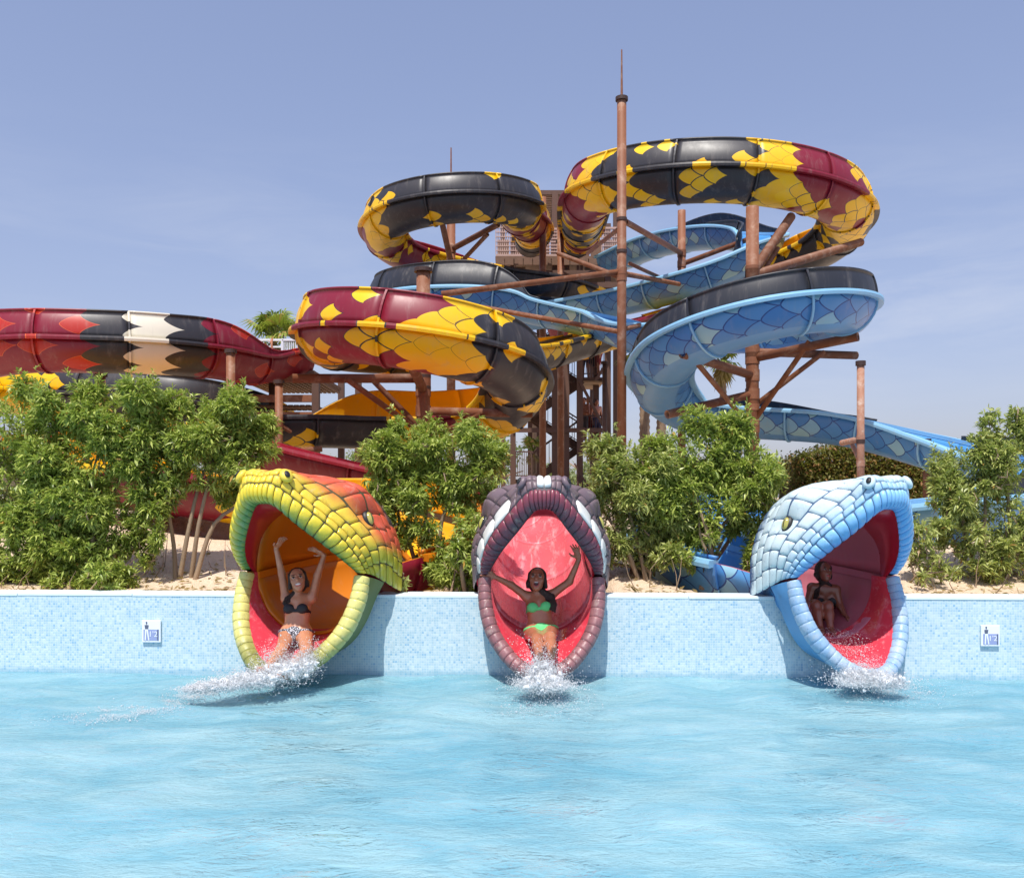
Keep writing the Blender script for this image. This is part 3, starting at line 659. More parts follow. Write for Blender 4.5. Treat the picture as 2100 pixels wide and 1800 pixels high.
xl, xr = tw(1092, 0, TY).x, tw(1196, 0, TY).x; xe = tw(1240, 0, TY).x; xw = tw(1056, 0, TY).x
zs = [tw(0, y_, TY).z for y_ in (982, 908, 842, 772, 706, 640, 575)]
LAND = []
for i in range(6):
    y = 0.7 if i % 2 == 0 else 1.85
    if i % 2 == 0: flight(xl, zs[i], xr, zs[i + 1], y)
    else: flight(xr, zs[i], xl, zs[i + 1], y)
for i, zz in enumerate(zs[:-1]):
    right = i % 2 == 1
    a, b = (xr, xe) if right else (xw, xl)
    ld = MB().box(((a + b) / 2, 1.25, zz - .06), (abs(b - a), 2.2, .1)).build('landing', RUST2, tower); LAND.append((min(a, b), max(a, b), zz))
    MB().box(((a + b) / 2, 1.25, zz - .16), (abs(b - a) - .04, 2.1, .06)).build('soffit', PANEL, ld)
    g = MB().box(((a + b) / 2, .13, zz + 1.0), (abs(b - a), .05, .05)); g.box(((a + b) / 2, .13, zz + .12), (abs(b - a), .04, .04)); g.build('handrail', RUST2, ld)
    for k in range(10): MB().box((a + (b - a) * (k + .5) / 10, .13, zz + .55), (.022, .022, .85)).build('baluster', RUST2, ld)
for (a, b) in (((1052, 882), (1246, 882)), ((1052, 700), (1246, 700)), ((1138, 720), (1082, 800)), ((1188, 780), (1246, 890)), ((1246, 740), (1222, 780)), ((1246, 905), (1222, 925)), ((1052, 880), (1087, 842)), ((1190, 700), (1246, 700))):
    MB().beam(tw(a[0], a[1], TY - .12), tw(b[0], b[1], TY - .12), .10, .16 if a[1] == b[1] else .1).build('beam', RUST2, tower)
MB().beam(tw(1178, 950, TY - .3), tw(1215, 1012, TY - .3), .06, .06).build('tie_rod', RUST2, tower)

# ---- low start platform at the left
PY = 20.6
plat = thing('start_platform', 'brown timber start platform with white railing behind the left bushes', 'platform', (P(580, 0, PY).x, PY, 1.5)); pb = Vector(plat.location)
def pw(px, py, Y): return P(px, py, Y) - pb
zd = pw(0, 768, PY).z; x0, x1 = pw(486, 0, PY).x, pw(652, 0, PY).x
dk = MB().box(((x0 + x1) / 2, 1.2, zd), (x1 - x0, 3.2, .08)).build('deck', WOOD, plat)
for i in range(16): MB().box((x0 + (i + .5) * (x1 - x0) / 16, 1.2, zd - .07), (.07, 3.1, .10)).build('joist', WOOD, dk)
for zz, hh in ((zd - .16, .18), (zd - .62, .16), (zd - 1.0, .14)): MB().box(((x0 + x1) / 2, -.5, zz), (x1 - x0, .12, hh)).build('beam', RUST, plat)
for yy, zz in ((0.3, zd - .75), (0.9, zd - 1.05)):
    for i in range(14): MB().box((x0 + (i + .5) * (x1 - x0) / 14, yy, zz), (.10, .9, .05)).build('plank', WOOD, plat)
for px_, Y_ in ((492, PY - .5), (560, PY + .2), (648, PY - .5), (492, PY + 2.7), (648, PY + 2.7), (700, PY + 3.5), (735, PY + 3.5)):
    q_ = pw(px_, 770, Y_); MB().box((q_.x, q_.y, q_.z / 2 - .05), (.16, .16, q_.z)).build('post', RUST2, plat)
WHITE = weathered('white_paint', RGB(226, 230, 236), 0.4, 0.06)
def white_rail(p0, p1, yt, yb, Y, n, name_parent):
    a, b = pw(p0, yt, Y), pw(p1, yb, Y); g = MB()
    g.box(((a.x + b.x) / 2, a.y, a.z), (b.x - a.x, .05, .05)); g.box(((a.x + b.x) / 2, a.y, b.z + .06), (b.x - a.x, .04, .04)); o = g.build('railing', WHITE, name_parent)
    for i in range(n + 1):
        big_ = i in (0, n); MB().box((a.x + (b.x - a.x) * i / n, a.y, (a.z + b.z) / 2), (.05 if big_ else .018, .05 if big_ else .018, a.z - b.z)).build('baluster', WHITE, o)
white_rail(482, 503, 696, 764, PY + .2, 6, plat); white_rail(579, 640, 697, 764, PY - .1, 16, plat); white_rail(503, 579, 697, 716, PY + 2.6, 2, plat)
# ---------------------------------------------------------------- the three snake heads
def mirror_rows(rows):
    """Rows of 6 (x, forward, z) stations from centre to corner -> 11 mirrored stations, y = -forward."""
    out = []
    for r in rows:
        h = [(x, -f, z) for (x, f, z) in r]
        out.append([(-x, y, z) for (x, y, z) in h[:0:-1]] + h)
    return np.array(out, float)
def cr_w(t, n):
    t = np.clip(np.asarray(t, float), 0, n - 1 - 1e-9); i = np.floor(t).astype(int); u = t - i; W = np.zeros(t.shape + (n,))
    ws = (-0.5 * u + u * u - 0.5 * u ** 3, 1 - 2.5 * u * u + 1.5 * u ** 3, 0.5 * u + 2 * u * u - 1.5 * u ** 3, -0.5 * u * u + 0.5 * u ** 3)
    flat = W.reshape(-1, n); ifl = i.ravel()
    for k, wk in enumerate(ws):
        wk = wk.ravel(); idx = ifl + k - 1
        lo, hi = idx < 0, idx > n - 1
        ok = ~(lo | hi); rows_ = np.arange(len(ifl))
        np.add.at(flat, (rows_[ok], idx[ok]), wk[ok])
        np.add.at(flat, (rows_[lo], np.zeros(lo.sum(), int)), 2 * wk[lo]); np.add.at(flat, (rows_[lo], np.ones(lo.sum(), int)), -wk[lo])
        np.add.at(flat, (rows_[hi], np.full(hi.sum(), n - 1)), 2 * wk[hi]); np.add.at(flat, (rows_[hi], np.full(hi.sum(), n - 2)), -wk[hi])
    return W
class Surf:
    def __init__(s, rows, bump=None): s.c = mirror_rows(rows); s.nb = len(rows); s.bump = bump
    def raw(s, a, b):
        a, b = np.broadcast_arrays(np.asarray(a, float), np.asarray(b, float))
        wa = cr_w((a + 1) * 5, 11); wb = cr_w(b, s.nb)
        return np.einsum('...i,...j,ijk->...k', wb, wa, s.c)
    def normal(s, a, b):
        e = 0.01; da = s.raw(a + e, b) - s.raw(a - e, b); db = s.raw(a, b + e) - s.raw(a, b - e)
        n = np.cross(da, db); return n / (np.linalg.norm(n, axis=-1)[..., None] + 1e-9)
    def __call__(s, a, b, off=0.0):
        p = s.raw(a, b); n = s.normal(a, b); o = off
        if s.bump is not None: o = o + s.bump(np.asarray(a, float), np.asarray(b, float))
        return p + n * (np.asarray(o)[..., None] if np.ndim(o) else o)

ROWS = [
 [(0, .60, 1.73), (.10, .585, 1.70), (.245, .48, 1.53), (.41, .31, 1.335), (.52, .14, 1.17), (.57, 0, 1.06)],
 [(0, .72, 1.79), (.135, .695, 1.775), (.315, .56, 1.615), (.50, .36, 1.38), (.605, .17, 1.19), (.635, .02, 1.06)],
 [(0, .715, 1.92), (.15, .675, 1.905), (.35, .53, 1.71), (.56, .32, 1.45), (.65, .13, 1.22), (.66, -.02, 1.05)],
 [(0, .58, 2.02), (.145, .545, 2.02), (.335, .41, 1.82), (.56, .20, 1.55), (.665, .01, 1.28), (.68, -.12, 1.02)],
 [(0, .20, 2.00), (.18, .18, 2.00), (.42, .06, 1.87), (.62, -.08, 1.60), (.71, -.17, 1.30), (.72, -.22, .96)],
 [(0, -.22, 1.98), (.24, -.22, 1.97), (.48, -.27, 1.85), (.67, -.32, 1.56), (.75, -.36, 1.25), (.75, -.38, .88)],
 [(0, -.58, 1.88), (.25, -.58, 1.86), (.47, -.58, 1.74), (.65, -.58, 1.48), (.73, -.58, 1.18), (.73, -.58, .82)]]
PAL = [ROWS[0],
 [(0, .38, 1.66), (.16, .36, 1.63), (.30, .23, 1.50), (.44, .11, 1.31), (.53, -.01, 1.14), (.56, -.10, .99)],
 [(0, -.10, 1.72), (.20, -.10, 1.69), (.40, -.14, 1.56), (.56, -.20, 1.35), (.63, -.26, 1.14), (.64, -.30, .95)],
 [(0, -.575, 1.82), (.24, -.575, 1.80), (.45, -.575, 1.68), (.63, -.575, 1.43), (.70, -.575, 1.15), (.70, -.575, .82)],
 [(x, f - 0.002, z) for (x, f, z) in ROWS[-1]]]
GUM = [
 [(0, .40, .20), (.19, .37, .24), (.34, .28, .37), (.475, .16, .56), (.54, .06, .80), (.555, -.02, 1.03)],
 [(0, .15, .31), (.2, .12, .35), (.36, .05, .49), (.48, -.02, .68), (.535, -.06, .86), (.54, -.1, 1.03)],
 [(0, -.25, .45), (.22, -.25, .485), (.40, -.25, .59), (.51, -.25, .74), (.555, -.25, .88), (.56, -.25, 1.03)]]
CHIN = [
 [(0, .45, .08), (.25, .41, .12), (.45, .30, .28), (.61, .18, .52), (.675, .07, .80), (.68, -.02, 1.02)],
 [(0, .20, .12), (.24, .17, .17), (.44, .10, .33), (.59, .02, .55), (.66, -.05, .80), (.69, -.10, 1.0)],
 [(0, -.2, .16), (.22, -.2, .22), (.42, -.2, .36), (.56, -.2, .57), (.64, -.24, .80), (.71, -.26, .95)]]
JAW = [(0, .425, .13), (.21, .39, .175), (.39, .295, .315), (.54, .18, .53), (.61, .07, .79), (.615, -.01, 1.02)]

def grid_obj(name, pts, mat, parent, uv=None, smooth=True):
    h, w = pts.shape[:2]; ii, jj = np.meshgrid(np.arange(w - 1), np.arange(h - 1)); a = (jj * w + ii).ravel()
    return mesh_obj(name, pts.reshape(-1, 3), np.stack([a, a + 1, a + w + 1, a + w], 1), mat, parent, smooth, None if uv is None else uv.reshape(-1, 2))

def scale_piece(surf, a0, a1, b0, b1, H, mat, parent, name='scale', n=8, sink=0.0035, jit=0.0):
    u = np.sin(np.linspace(-1, 1, n) * math.pi / 2); U, V = np.meshgrid(u, u)
    ca, cb, da, db = (a0 + a1) / 2, (b0 + b1) / 2, (a1 - a0) / 2, (b1 - b0) / 2
    AA = np.clip(ca + da * U * (1 - 0.08 * V * V), -1, 1); BB = cb + db * V * (1 - 0.08 * U * U)
    hgt = H * np.power(np.clip((1 - U ** 8) * (1 - V ** 8), 0, 1), 0.5) * (1 + .35 * (1 - U ** 2) * (1 - V ** 2)) - sink
    return grid_obj(name, surf(AA, BB, hgt), mat, parent, np.dstack([AA, BB]))

def snake_head(label, X, Y, rz, sc, M, white_tiles=False, seed=1, wide=1.0):
    """M: dict of materials skin, lip, groove, palate, gum, jaw, eye, dark, white."""
    root = thing('snake_head', label, 'snake head', (X, Y, 0), rz); root.scale = (sc * wide, sc, 1 + (sc - 1) * .25)
    R = random.Random(seed)
    def bump(a, b):
        aa = np.abs(a)
        brow = 0.10 * np.exp(-((aa - .46) / .12) ** 2 - ((b - 4.25) / .62) ** 2)
        sock = -0.055 * np.exp(-((aa - .60) / .075) ** 2 - ((b - 4.05) / .42) ** 2)
        nost = 0.045 * np.exp(-((aa - .235) / .08) ** 2 - ((b - 2.75) / .5) ** 2)
        cheek = 0.05 * np.exp(-((aa - .78) / .16) ** 2 - ((b - 3.9) / .9) ** 2)
        return brow + sock + nost + cheek
    S_ = Surf(ROWS, bump)
    a = np.linspace(-1, 1, 81); b = np.linspace(0, 6, 61); Aa, Bb = np.meshgrid(a, b)
    skin = grid_obj('skin', S_(Aa, Bb, -0.004), M['groove'], root, np.dstack([Aa, Bb]))
    pal = Surf(PAL); b = np.linspace(0, 4, 33); A2, B2 = np.meshgrid(a, b)
    grid_obj('palate', pal(A2, B2), M['palate'], root, np.dstack([A2, B2]))
    # scales, row by row
    def row(b0, b1, n, H, mk, off=0.0, a_lo=-1.0, a_hi=1.0, jit=0.0, parent=skin):
        ed = np.linspace(a_lo, a_hi, n + 1)
        for i in range(n):
            j0 = R.uniform(-jit, jit); j1 = R.uniform(-jit, jit); dl = (ed[1] - ed[0]) * off
            scale_piece(S_, max(-1, ed[i] + dl + .0015), min(1, ed[i + 1] + dl - .0015), b0 + j0 + .012, b1 + j1 - .012, H, mk, parent)
    row(-0.02, 1.98, 33, 0.013, M['lip'])
    if white_tiles:
        for sg in ((-.40, -.10), (.10, .40)):
            row(2.0, 2.55, 5, 0.012, M['skin'], 0, *sg); row(2.56, 3.1, 5, 0.012, M['skin'], 0, *sg)
        for sg in ((-.97, -.405), (.405, .97)):
            row(2.02, 3.25, 4, 0.016, M['white'], 0, *sg); row(3.27, 3.6, 8, 0.012, M['skin'], 0, *sg)
        row(2.12, 3.1, 2, 0.030, M['white'], 0, -.105, .105); row(3.12, 3.6, 9, 0.012, M['skin'], 0, -.40, .40, .0)
    else:
        row(2.0, 2.5, 29, 0.013, M['skin'], 0, -1, 1, .01); row(2.51, 3.05, 25, 0.013, M['skin'], 0, -1, 1, .015); row(3.06, 3.6, 21, 0.013, M['skin'], 0, -1, 1, .015)
    row(3.61, 4.2, 19, 0.012, M['skin'], 0, -1, 1, .015)
    row(4.21, 4.8, 19, 0.012, M['skin'], 0, -1, 1, .015)
    row(4.81, 5.4, 23, 0.011, M['skin'], 0, -1, 1, .015); row(5.41, 6.02, 25, 0.011, M['skin'], 0, -1, 1, .01)
    # eyes and nostrils
    for s in (-1, 1):
        c = Vector(S_(np.array(s * .615), np.array(4.0), 0.02)); nrm = Vector(S_.normal(np.array(s * .615), np.array(4.0)))
        Mx = nrm.to_track_quat('Z', 'Y').to_matrix()
        o = MB().ball(c - nrm * .01, (.066, .095, .05), 16, 10, Mx).build('eye_socket', M['dark'], root, True)
        e = MB().ball(c + nrm * .018, (.042, .068, .036), 16, 10, Mx).build('eye', M['eye'], o, True)
        MB().ball(c + nrm * .046, (.008, .046, .012), 8, 8, Mx).build('pupil', M['dark'], o, True)
        c = Vector(S_(np.array(s * .245), np.array(2.62), 0.028)); nrm = Vector(S_.normal(np.array(s * .245), np.array(2.62)))
        Mx = nrm.to_track_quat('Z', 'Y').to_matrix()
        MB().ball(c - nrm * .012, (.062, .070, .040), 16, 10, Mx).build('nostril_rim', M['skin_plain'], skin, True); MB().ball(c + nrm * .022 + Vector((0, -.012, .0)), (.026, .036, .012), 14, 8, Mx).build('nostril', M['dark'], skin, True)
    # lower jaw
    gs = Surf(GUM); b = np.linspace(0, 2, 17); A2, B2 = np.meshgrid(a, b); gum = grid_obj('lower_jaw', gs(A2, B2), M['gum'], root, np.dstack([A2, B2]))
    cs = Surf(CHIN); grid_obj('chin', cs(A2, B2), M['chin'], root, np.dstack([A2, B2]))
    js = Surf([JAW, [(x, f - .1, z) for (x, f, z) in JAW]])
    N = 31; ed = np.linspace(-1, 1, N + 1)
    for i in range(N):
        us_ = np.sin(np.linspace(-1, 1, 7) * math.pi / 2); t = (ed[i] + ed[i + 1]) / 2 + (ed[i + 1] - ed[i]) / 2 * us_; ctr = js.raw(t, 0.0); e = .01
        tn = js.raw(np.clip(t + e, -1, 1), 0.0) - js.raw(np.clip(t - e, -1, 1), 0.0); tn /= np.linalg.norm(tn, axis=1)[:, None]
        prof = 1 - 0.075 * np.abs(us_) ** 10
        vs = []; uv = []; am = abs((ed[i] + ed[i + 1]) / 2); rad = (.076 + .010 * math.sin(am * 3.1)) * R.uniform(.98, 1.02)
        for k in range(7):
            o1 = np.cross(tn[k], [0, 1.0, 0]); o1 /= np.linalg.norm(o1); o2 = np.cross(tn[k], o1)
            for j in range(12):
                th = 2 * math.pi * j / 12; vs.append(ctr[k] + (o1 * math.cos(th) * .92 + o2 * math.sin(th) * 1.1) * rad * prof[k]); uv.append((t[k], j / 12))
        fs = [(k * 12 + j, k * 12 + (j + 1) % 12, (k + 1) * 12 + (j + 1) % 12, (k + 1) * 12 + j) for k in range(6) for j in range(12)]
        fs += [tuple(range(11, -1, -1)), tuple(72 + j for j in range(12))]
        mesh_obj('scale', vs, fs, M['jaw'], gum, True, uv)
    return root

def head_mat(name, fn, rough=0.42):
    """Weather-worn paint; fn(m, a, b, n) gives the colour from the position on the head (a across, b back)."""
    m = Mat(name); u, v, _ = m.sep(m.coord('UV')); co = m.coord(); n = m.noise(co, 5.0, 6, 0.65)
    k = fn(m, u.abs(), v, n)
    spk = m.noise(co, 26.0, 5, 0.75); k = m.mix(spk.smooth(0.56, 0.74) * 0.6, k, fn.dirt)
    wear = m.noise(co, 9.0, 7, 0.7, 0.6); k = m.mix(wear.smooth(0.55, 0.72) * 0.35, k, RGB(196, 192, 176)); run = m.noise(m.vmul(co, (6, 6, .8)), 3.0, 6, 0.7); k = m.mix(run.smooth(0.52, 0.8) * 0.4, k, fn.dirt)
    m.set(color=k, rough=(n * 0.3 + (rough - .15)), coat=0.08, normal=m.bump(m.noise(co, 60, 4), 0.12, 0.01)); return m.done()
def mk(dirt):
    def d(f): f.dirt = dirt; return f
    return d
@mk(RGB(70, 84, 60))
def y_lip(m, a, b, n):
    return m.mix((b + n * 0.9 - 0.45).smooth(0.25, 1.35), RGB(84, 142, 74), RGB(236, 212, 62))
@mk(RGB(96, 70, 50))
def y_skin(m, a, b, n):
    k = m.mix((b + n * .8 + (a * -0.8) - 0.1).smooth(2.9, 3.9), RGB(238, 206, 66), RGB(216, 92, 62))
    k = m.mix((b + n * .7).smooth(5.35, 6.0) * (a < 0.62), k, RGB(74, 70, 70))
    return m.mix((a + n * 0.12).smooth(0.80, 0.92), k, RGB(190, 180, 52))
@mk(RGB(60, 62, 40))
def y_jaw(m, a, b, n): return m.mix((a * -1.0 + n * 0.8).smooth(-0.35, 0.35), RGB(224, 216, 130), RGB(118, 122, 58))
@mk(RGB(130, 60, 70))
def g_lip(m, a, b, n): return m.mix((b * 0.5 + n * 1.5 - 0.2).smooth(0.55, 1.35), RGB(66, 62, 76), RGB(132, 62, 78))
@mk(RGB(70, 66, 72))
def g_skin(m, a, b, n):
    k = m.mix(n, RGB(92, 84, 90), RGB(136, 110, 116))
    return m.mix((b - 4.6).smooth(0.0, 0.8) * 0.4, k, RGB(150, 128, 130))
@mk(RGB(60, 54, 58))
def g_jaw(m, a, b, n): return m.mix((n * 1.3 - 0.15).clamp(), RGB(96, 66, 74), RGB(176, 120, 122))
@mk(RGB(84, 118, 160))
def b_lip(m, a, b, n): return m.mix((b * 0.6 + n * .5 - .3).smooth(0.1, 1.1), RGB(92, 164, 226), RGB(142, 196, 236))
@mk(RGB(110, 130, 156))
def b_skin(m, a, b, n):
    k = m.mix((b + n * 1.4).smooth(2.6, 4.2), RGB(150, 192, 222), RGB(208, 224, 226))
    return m.mix((b + n * 1.6).smooth(6.2, 6.7), k, RGB(56, 88, 132))
@mk(RGB(70, 80, 100))
def b_jaw(m, a, b, n): return m.mix((n * 1.4 - 0.25).clamp(), RGB(86, 152, 204), RGB(206, 216, 222))
EYE = weathered('eye_olive', RGB(176, 168, 84), 0.12, 0.2, 9, coat=0.6)
HDARK = weathered('black_recess', RGB(26, 26, 30), 0.5, 0.2)
PALM = weathered('palate_red', RGB(164, 26, 44), 0.3, 0.2, 3.0, RGB(206, 120, 126), 0.3)
GUMM = weathered('gum_pink_red', RGB(214, 64, 80), 0.22, 0.16, 4.0, RGB(244, 178, 180), 0.6, coat=0.3)
WTILE = weathered('white_tile', RGB(236, 236, 232), 0.3, 0.05)
def hm(p, lip, skin, jaw, groove, chin, plain_):
    return dict(skin_plain=weathered(p + '_nostril', plain_, .45, .15, 8, groove, .3), lip=head_mat(p + '_lip', lip), skin=head_mat(p + '_skin', skin), jaw=head_mat(p + '_jaw', jaw), groove=weathered(p + '_groove', groove, .6, .25), palate=PALM, gum=GUMM, chin=weathered(p + '_chin', chin, .5, .2, 4, RGB(90, 100, 90), .3), eye=EYE, dark=HDARK, white=WTILE)
snake_head('yellow and green snake head with gaping mouth, orange brow, facing left', -2.12, 8.90, math.radians(-19), 1.09, hm('yellow', y_lip, y_skin, y_jaw, RGB(84, 78, 48), RGB(104, 118, 60), RGB(232, 206, 70)), seed=1)
snake_head('grey and maroon snake head with two white tiles on its snout', 0.30, 8.86, 0.0, 0.97, hm('grey', g_lip, g_skin, g_jaw, RGB(70, 62, 68), RGB(92, 70, 76), RGB(112, 96, 104)), True, seed=2, wide=.96)
snake_head('pale blue snake head with gaping mouth facing right', 3.31, 8.74, math.radians(19), 0.97, hm('blue', b_lip, b_skin, b_jaw, RGB(76, 100, 132), RGB(88, 150, 200), RGB(196, 218, 226)), seed=3)
# ---------------------------------------------------------------- plants
def leaf_mat(name, dark, light, dry, dry_amt=0.06, gloss=0.35):
    m = Mat(name); u, v, _ = m.sep(m.coord('UV')); t = m.t
    k = m.mix(u, dark, light); k = m.mix(u.fract() > (1 - dry_amt), k, dry)
    m.set(color=k, rough=gloss, spec=0.45)
    tl = t.nodes.new('ShaderNodeBsdfTranslucent'); kk = m.mix(0.5, k, RGB(150, 180, 40)); t.links.new(kk.k, tl.inputs['Color'])
    mx = t.nodes.new('ShaderNodeMixShader'); mx.inputs[0].default_value = 0.36
    t.links.new(m.b.outputs[0], mx.inputs[1]); t.links.new(tl.outputs[0], mx.inputs[2]); t.links.new(mx.outputs[0], m.out.inputs['Surface'])
    return m.done()
LEAF = leaf_mat('shrub_leaf', RGB(112, 138, 56), RGB(212, 218, 118), RGB(208, 160, 88))
LEAF2 = leaf_mat('shrub_leaf_olive', RGB(126, 140, 72), RGB(214, 216, 134), RGB(170, 130, 76), 0.08)
HEDGE = leaf_mat('hedge_leaf', RGB(96, 98, 50), RGB(156, 146, 84), RGB(158, 112, 72), 0.30, 0.6)
TREE_L = leaf_mat('far_tree_leaf', RGB(110, 124, 84), RGB(160, 168, 124), RGB(150, 130, 90), 0.1, 0.7)
FROND = leaf_mat('palm_frond', RGB(88, 112, 40), RGB(168, 182, 84), RGB(176, 150, 90), 0.12, 0.5)
DEAD = leaf_mat('dead_frond', RGB(150, 122, 84), RGB(196, 172, 132), RGB(120, 90, 60), 0.2, 0.8)
BARK = weathered('shrub_bark', RGB(150, 128, 104), 0.8, 0.25, 6.0, RGB(100, 80, 62), .5, .4)
BARK2 = weathered('palm_bark', RGB(150, 128, 106), 0.9, 0.25, 5.0, RGB(86, 66, 50), .7, .5)

def leaves_mesh(base, dirs, L, W, rs, roll=None, curl=0.25):
    """Arrays of leaf bases and directions -> folded six-vertex leaves with random tone in UV.x."""
    n = len(base); d = dirs / (np.linalg.norm(dirs, axis=1)[:, None] + 1e-9)
    ref = rs.normal(size=(n, 3)) * 0.45 + np.array([0, 0, 1.0]); s = np.cross(d, ref); s /= (np.linalg.norm(s, axis=1)[:, None] + 1e-9); nn = np.cross(s, d)
    L = L[:, None]; W = W[:, None]; droop = -nn * 0 + np.array([0, 0, -1.0]) * L * curl
    p0 = base; tip = base + d * L + droop; mid = base + d * L * 0.5 + droop * 0.25
    v = np.stack([p0, mid + s * W * .5 + nn * W * .18, mid, mid - s * W * .5 + nn * W * .18, tip], 1).reshape(-1, 3)
    o = (np.arange(n) * 5)[:, None]
    f = np.concatenate([o + np.array([[0, 1, 2]]), o + np.array([[0, 2, 3]]), o + np.array([[1, 4, 2]]), o + np.array([[2, 4, 3]])], 1).reshape(-1, 3)
    tone = np.clip(rs.beta(2, 2, n), 0, 0.999); uv = np.repeat(np.stack([tone, np.zeros(n)], 1), 5, axis=0)
    return v, f, uv

def bush(label, blobs, base_px, Y, name='bush', mat=None, dens=1.0, leaf=0.092, seed=0, stems=5, gap=0.25, cat='bush', group=None, trunk_r=0.03):
    """blobs: (px, py, rx, ry) ellipses of foliage at depth Y(+-)."""
    rs = np.random.RandomState(seed); k = F_PX / Y; mat = mat or LEAF
    bp = P(base_px, 0, Y); gz = float(ground_z(bp.x, Y)); root = thing(name, label, cat, (bp.x, Y, gz), 0, group); b0 = np.array(root.location)
    B, D, Ls = [], [], []; stem = MB(); cents = []
    lobes = []
    for (px, py, rx, ry) in blobs:                     # break every mass of foliage into uneven sprays
        lobes.append((px, py, rx * .84, ry * .82, Y, .50))
        for q in range(9):
            a_ = rs.uniform(0, 6.28); e_ = rs.uniform(.62, 1.0); s_ = rs.uniform(.26, .46); lobes.append((px + rx * e_ * math.cos(a_), py + ry * e_ * math.sin(a_) - ry * .06, rx * s_, ry * s_ * 1.1, Y + rs.uniform(-.35, .25), .95))
    for (px, py, rx, ry, YY, dn) in lobes:
        c = np.array(P(px, py, YY)); R3 = np.array([rx / k, min(rx, ry * 1.1) / k * 0.85, ry / k]); n = int(650 * dens * dn * (R3[0] * R3[2]) / 0.22)
        dirs = rs.normal(size=(n, 3)); dirs /= np.linalg.norm(dirs, axis=1)[:, None]
        lump = 1 + gap * np.array([mnoise.noise(Vector(d * 2.2 + c)) for d in dirs]) + 0.5 * gap * np.array([mnoise.noise(Vector(d * 6.0 + c)) for d in dirs])
        rad = np.power(rs.uniform(0.12, 1, n), 0.38) * lump
        tips = c + dirs * R3 * rad[:, None]; wh = rs.uniform(0, 1, n) < .07; tips[wh] += np.stack([rs.normal(0, .05, wh.sum()), rs.normal(0, .05, wh.sum()), rs.uniform(.03, .17, wh.sum())], 1); grow = dirs * 0.8 + np.array([0, 0, 0.55]) + rs.normal(size=(n, 3)) * 0.35
        grow /= np.linalg.norm(grow, axis=1)[:, None]
        m_ = 10; tb = np.repeat(tips, m_, 0); g = np.repeat(grow, m_, 0)
        rnd = rs.normal(size=(n * m_, 3)); side = np.cross(g, rnd); side /= np.linalg.norm(side, axis=1)[:, None]
        spread = rs.uniform(0.35, 1.25, n * m_)[:, None]; dd = g * np.cos(spread) + side * np.sin(spread)
        B.append(tb - g * rs.uniform(0, 0.09, n * m_)[:, None]); D.append(dd); Ls.append(leaf * rs.uniform(0.6, 1.2, n * m_)); cents.append((c, R3))
        for t_ in range(int(4 * max(.5, R3[0] * R3[2] / .2))):
            d = rs.normal(size=3); d /= np.linalg.norm(d); e = c + d * R3 * rs.uniform(.6, 1.0); s_ = c - np.array([0, 0, R3[2] * .6]) + rs.normal(size=3) * R3 * .2
            stem.tube([Vector(s_ - b0), Vector((s_ + e) / 2 - b0 + rs.normal(size=3) * .05), Vector(e - b0)], [.011, .008, .004], 5, False)
    B, D, Ls = np.vstack(B), np.vstack(D), np.concatenate(Ls)
    keep = B[:, 2] > ground_z(B[:, 0], B[:, 1]) + 0.02; wy_ = 9.0 + WALL_SLOPE * B[:, 0]; keep &= B[:, 1] > wy_ - 0.05
    B, D, Ls = B[keep], D[keep], Ls[keep]
    v, f, uv = leaves_mesh(B - b0, D, Ls, Ls * rs.uniform(.2, .3, len(Ls)), rs)
    mesh_obj('crown', v, f, mat, root, False, uv)
    for i in range(stems):
        c, R3 = cents[(i * 10) % len(cents)]; s_ = np.array([rs.uniform(-.12, .12), rs.uniform(-.12, .12), -.08]); e = c - b0 + rs.normal(size=3) * R3 * .35
        m1 = s_ * .6 + e * .4 + rs.normal(size=3) * .09; m2 = s_ * .25 + e * .75 + rs.normal(size=3) * .09
        pts = crom([s_, m1, m2, e], 4); stem.tube([Vector(p) for p in pts], [trunk_r * (1 - .7 * q / (len(pts) - 1)) for q in range(len(pts))], 7, False)
    stem.build('stems', BARK, root, True)
    return root
bush('leafy green bush at the far left edge behind the pool wall', [(20, 880, 105, 85), (10, 1010, 95, 105), (70, 1130, 130, 75), (60, 1185, 120, 34)], 40, 10.3, seed=1)
bush('tall dense bush left of centre in the left thicket, below the yellow slide edge', [(235, 855, 105, 75), (185, 960, 110, 95), (130, 1065, 95, 95), (235, 1075, 80, 70), (150, 1165, 90, 50)], 190, 10.2, seed=2)
bush('bush on a bare pale trunk beside the yellow snake, sand showing under it', [(400, 870, 110, 70), (495, 890, 72, 78), (440, 955, 105, 70), (325, 950, 80, 75), (320, 1015, 60, 35), (300, 1100, 30, 60)], 385, 10.3, seed=3, stems=4, trunk_r=.032)
bush('small low shrub against the wall under the left thicket', [(215, 1190, 58, 34)], 215, 9.75, seed=4, stems=3)
bush('rounded green bush between the yellow and the grey snake', [(840, 930, 85, 62), (935, 940, 88, 66), (885, 1000, 88, 58), (790, 975, 45, 60), (960, 1015, 52, 45), (812, 1085, 44, 50), (880, 1110, 40, 40)], 880, 10.2, seed=5, dens=1.15)
bush('low shrub on the wall just left of the grey snake', [(935, 1172, 62, 42), (962, 1110, 35, 50)], 935, 9.7, seed=6, stems=5)
bush('tall bush with white flecks just right of the grey snake', [(1290, 965, 88, 72), (1258, 1015, 50, 75), (1345, 1030, 72, 80), (1330, 1125, 66, 44), (1260, 1130, 26, 40)], 1320, 10.1, seed=7, mat=LEAF2, stems=9)
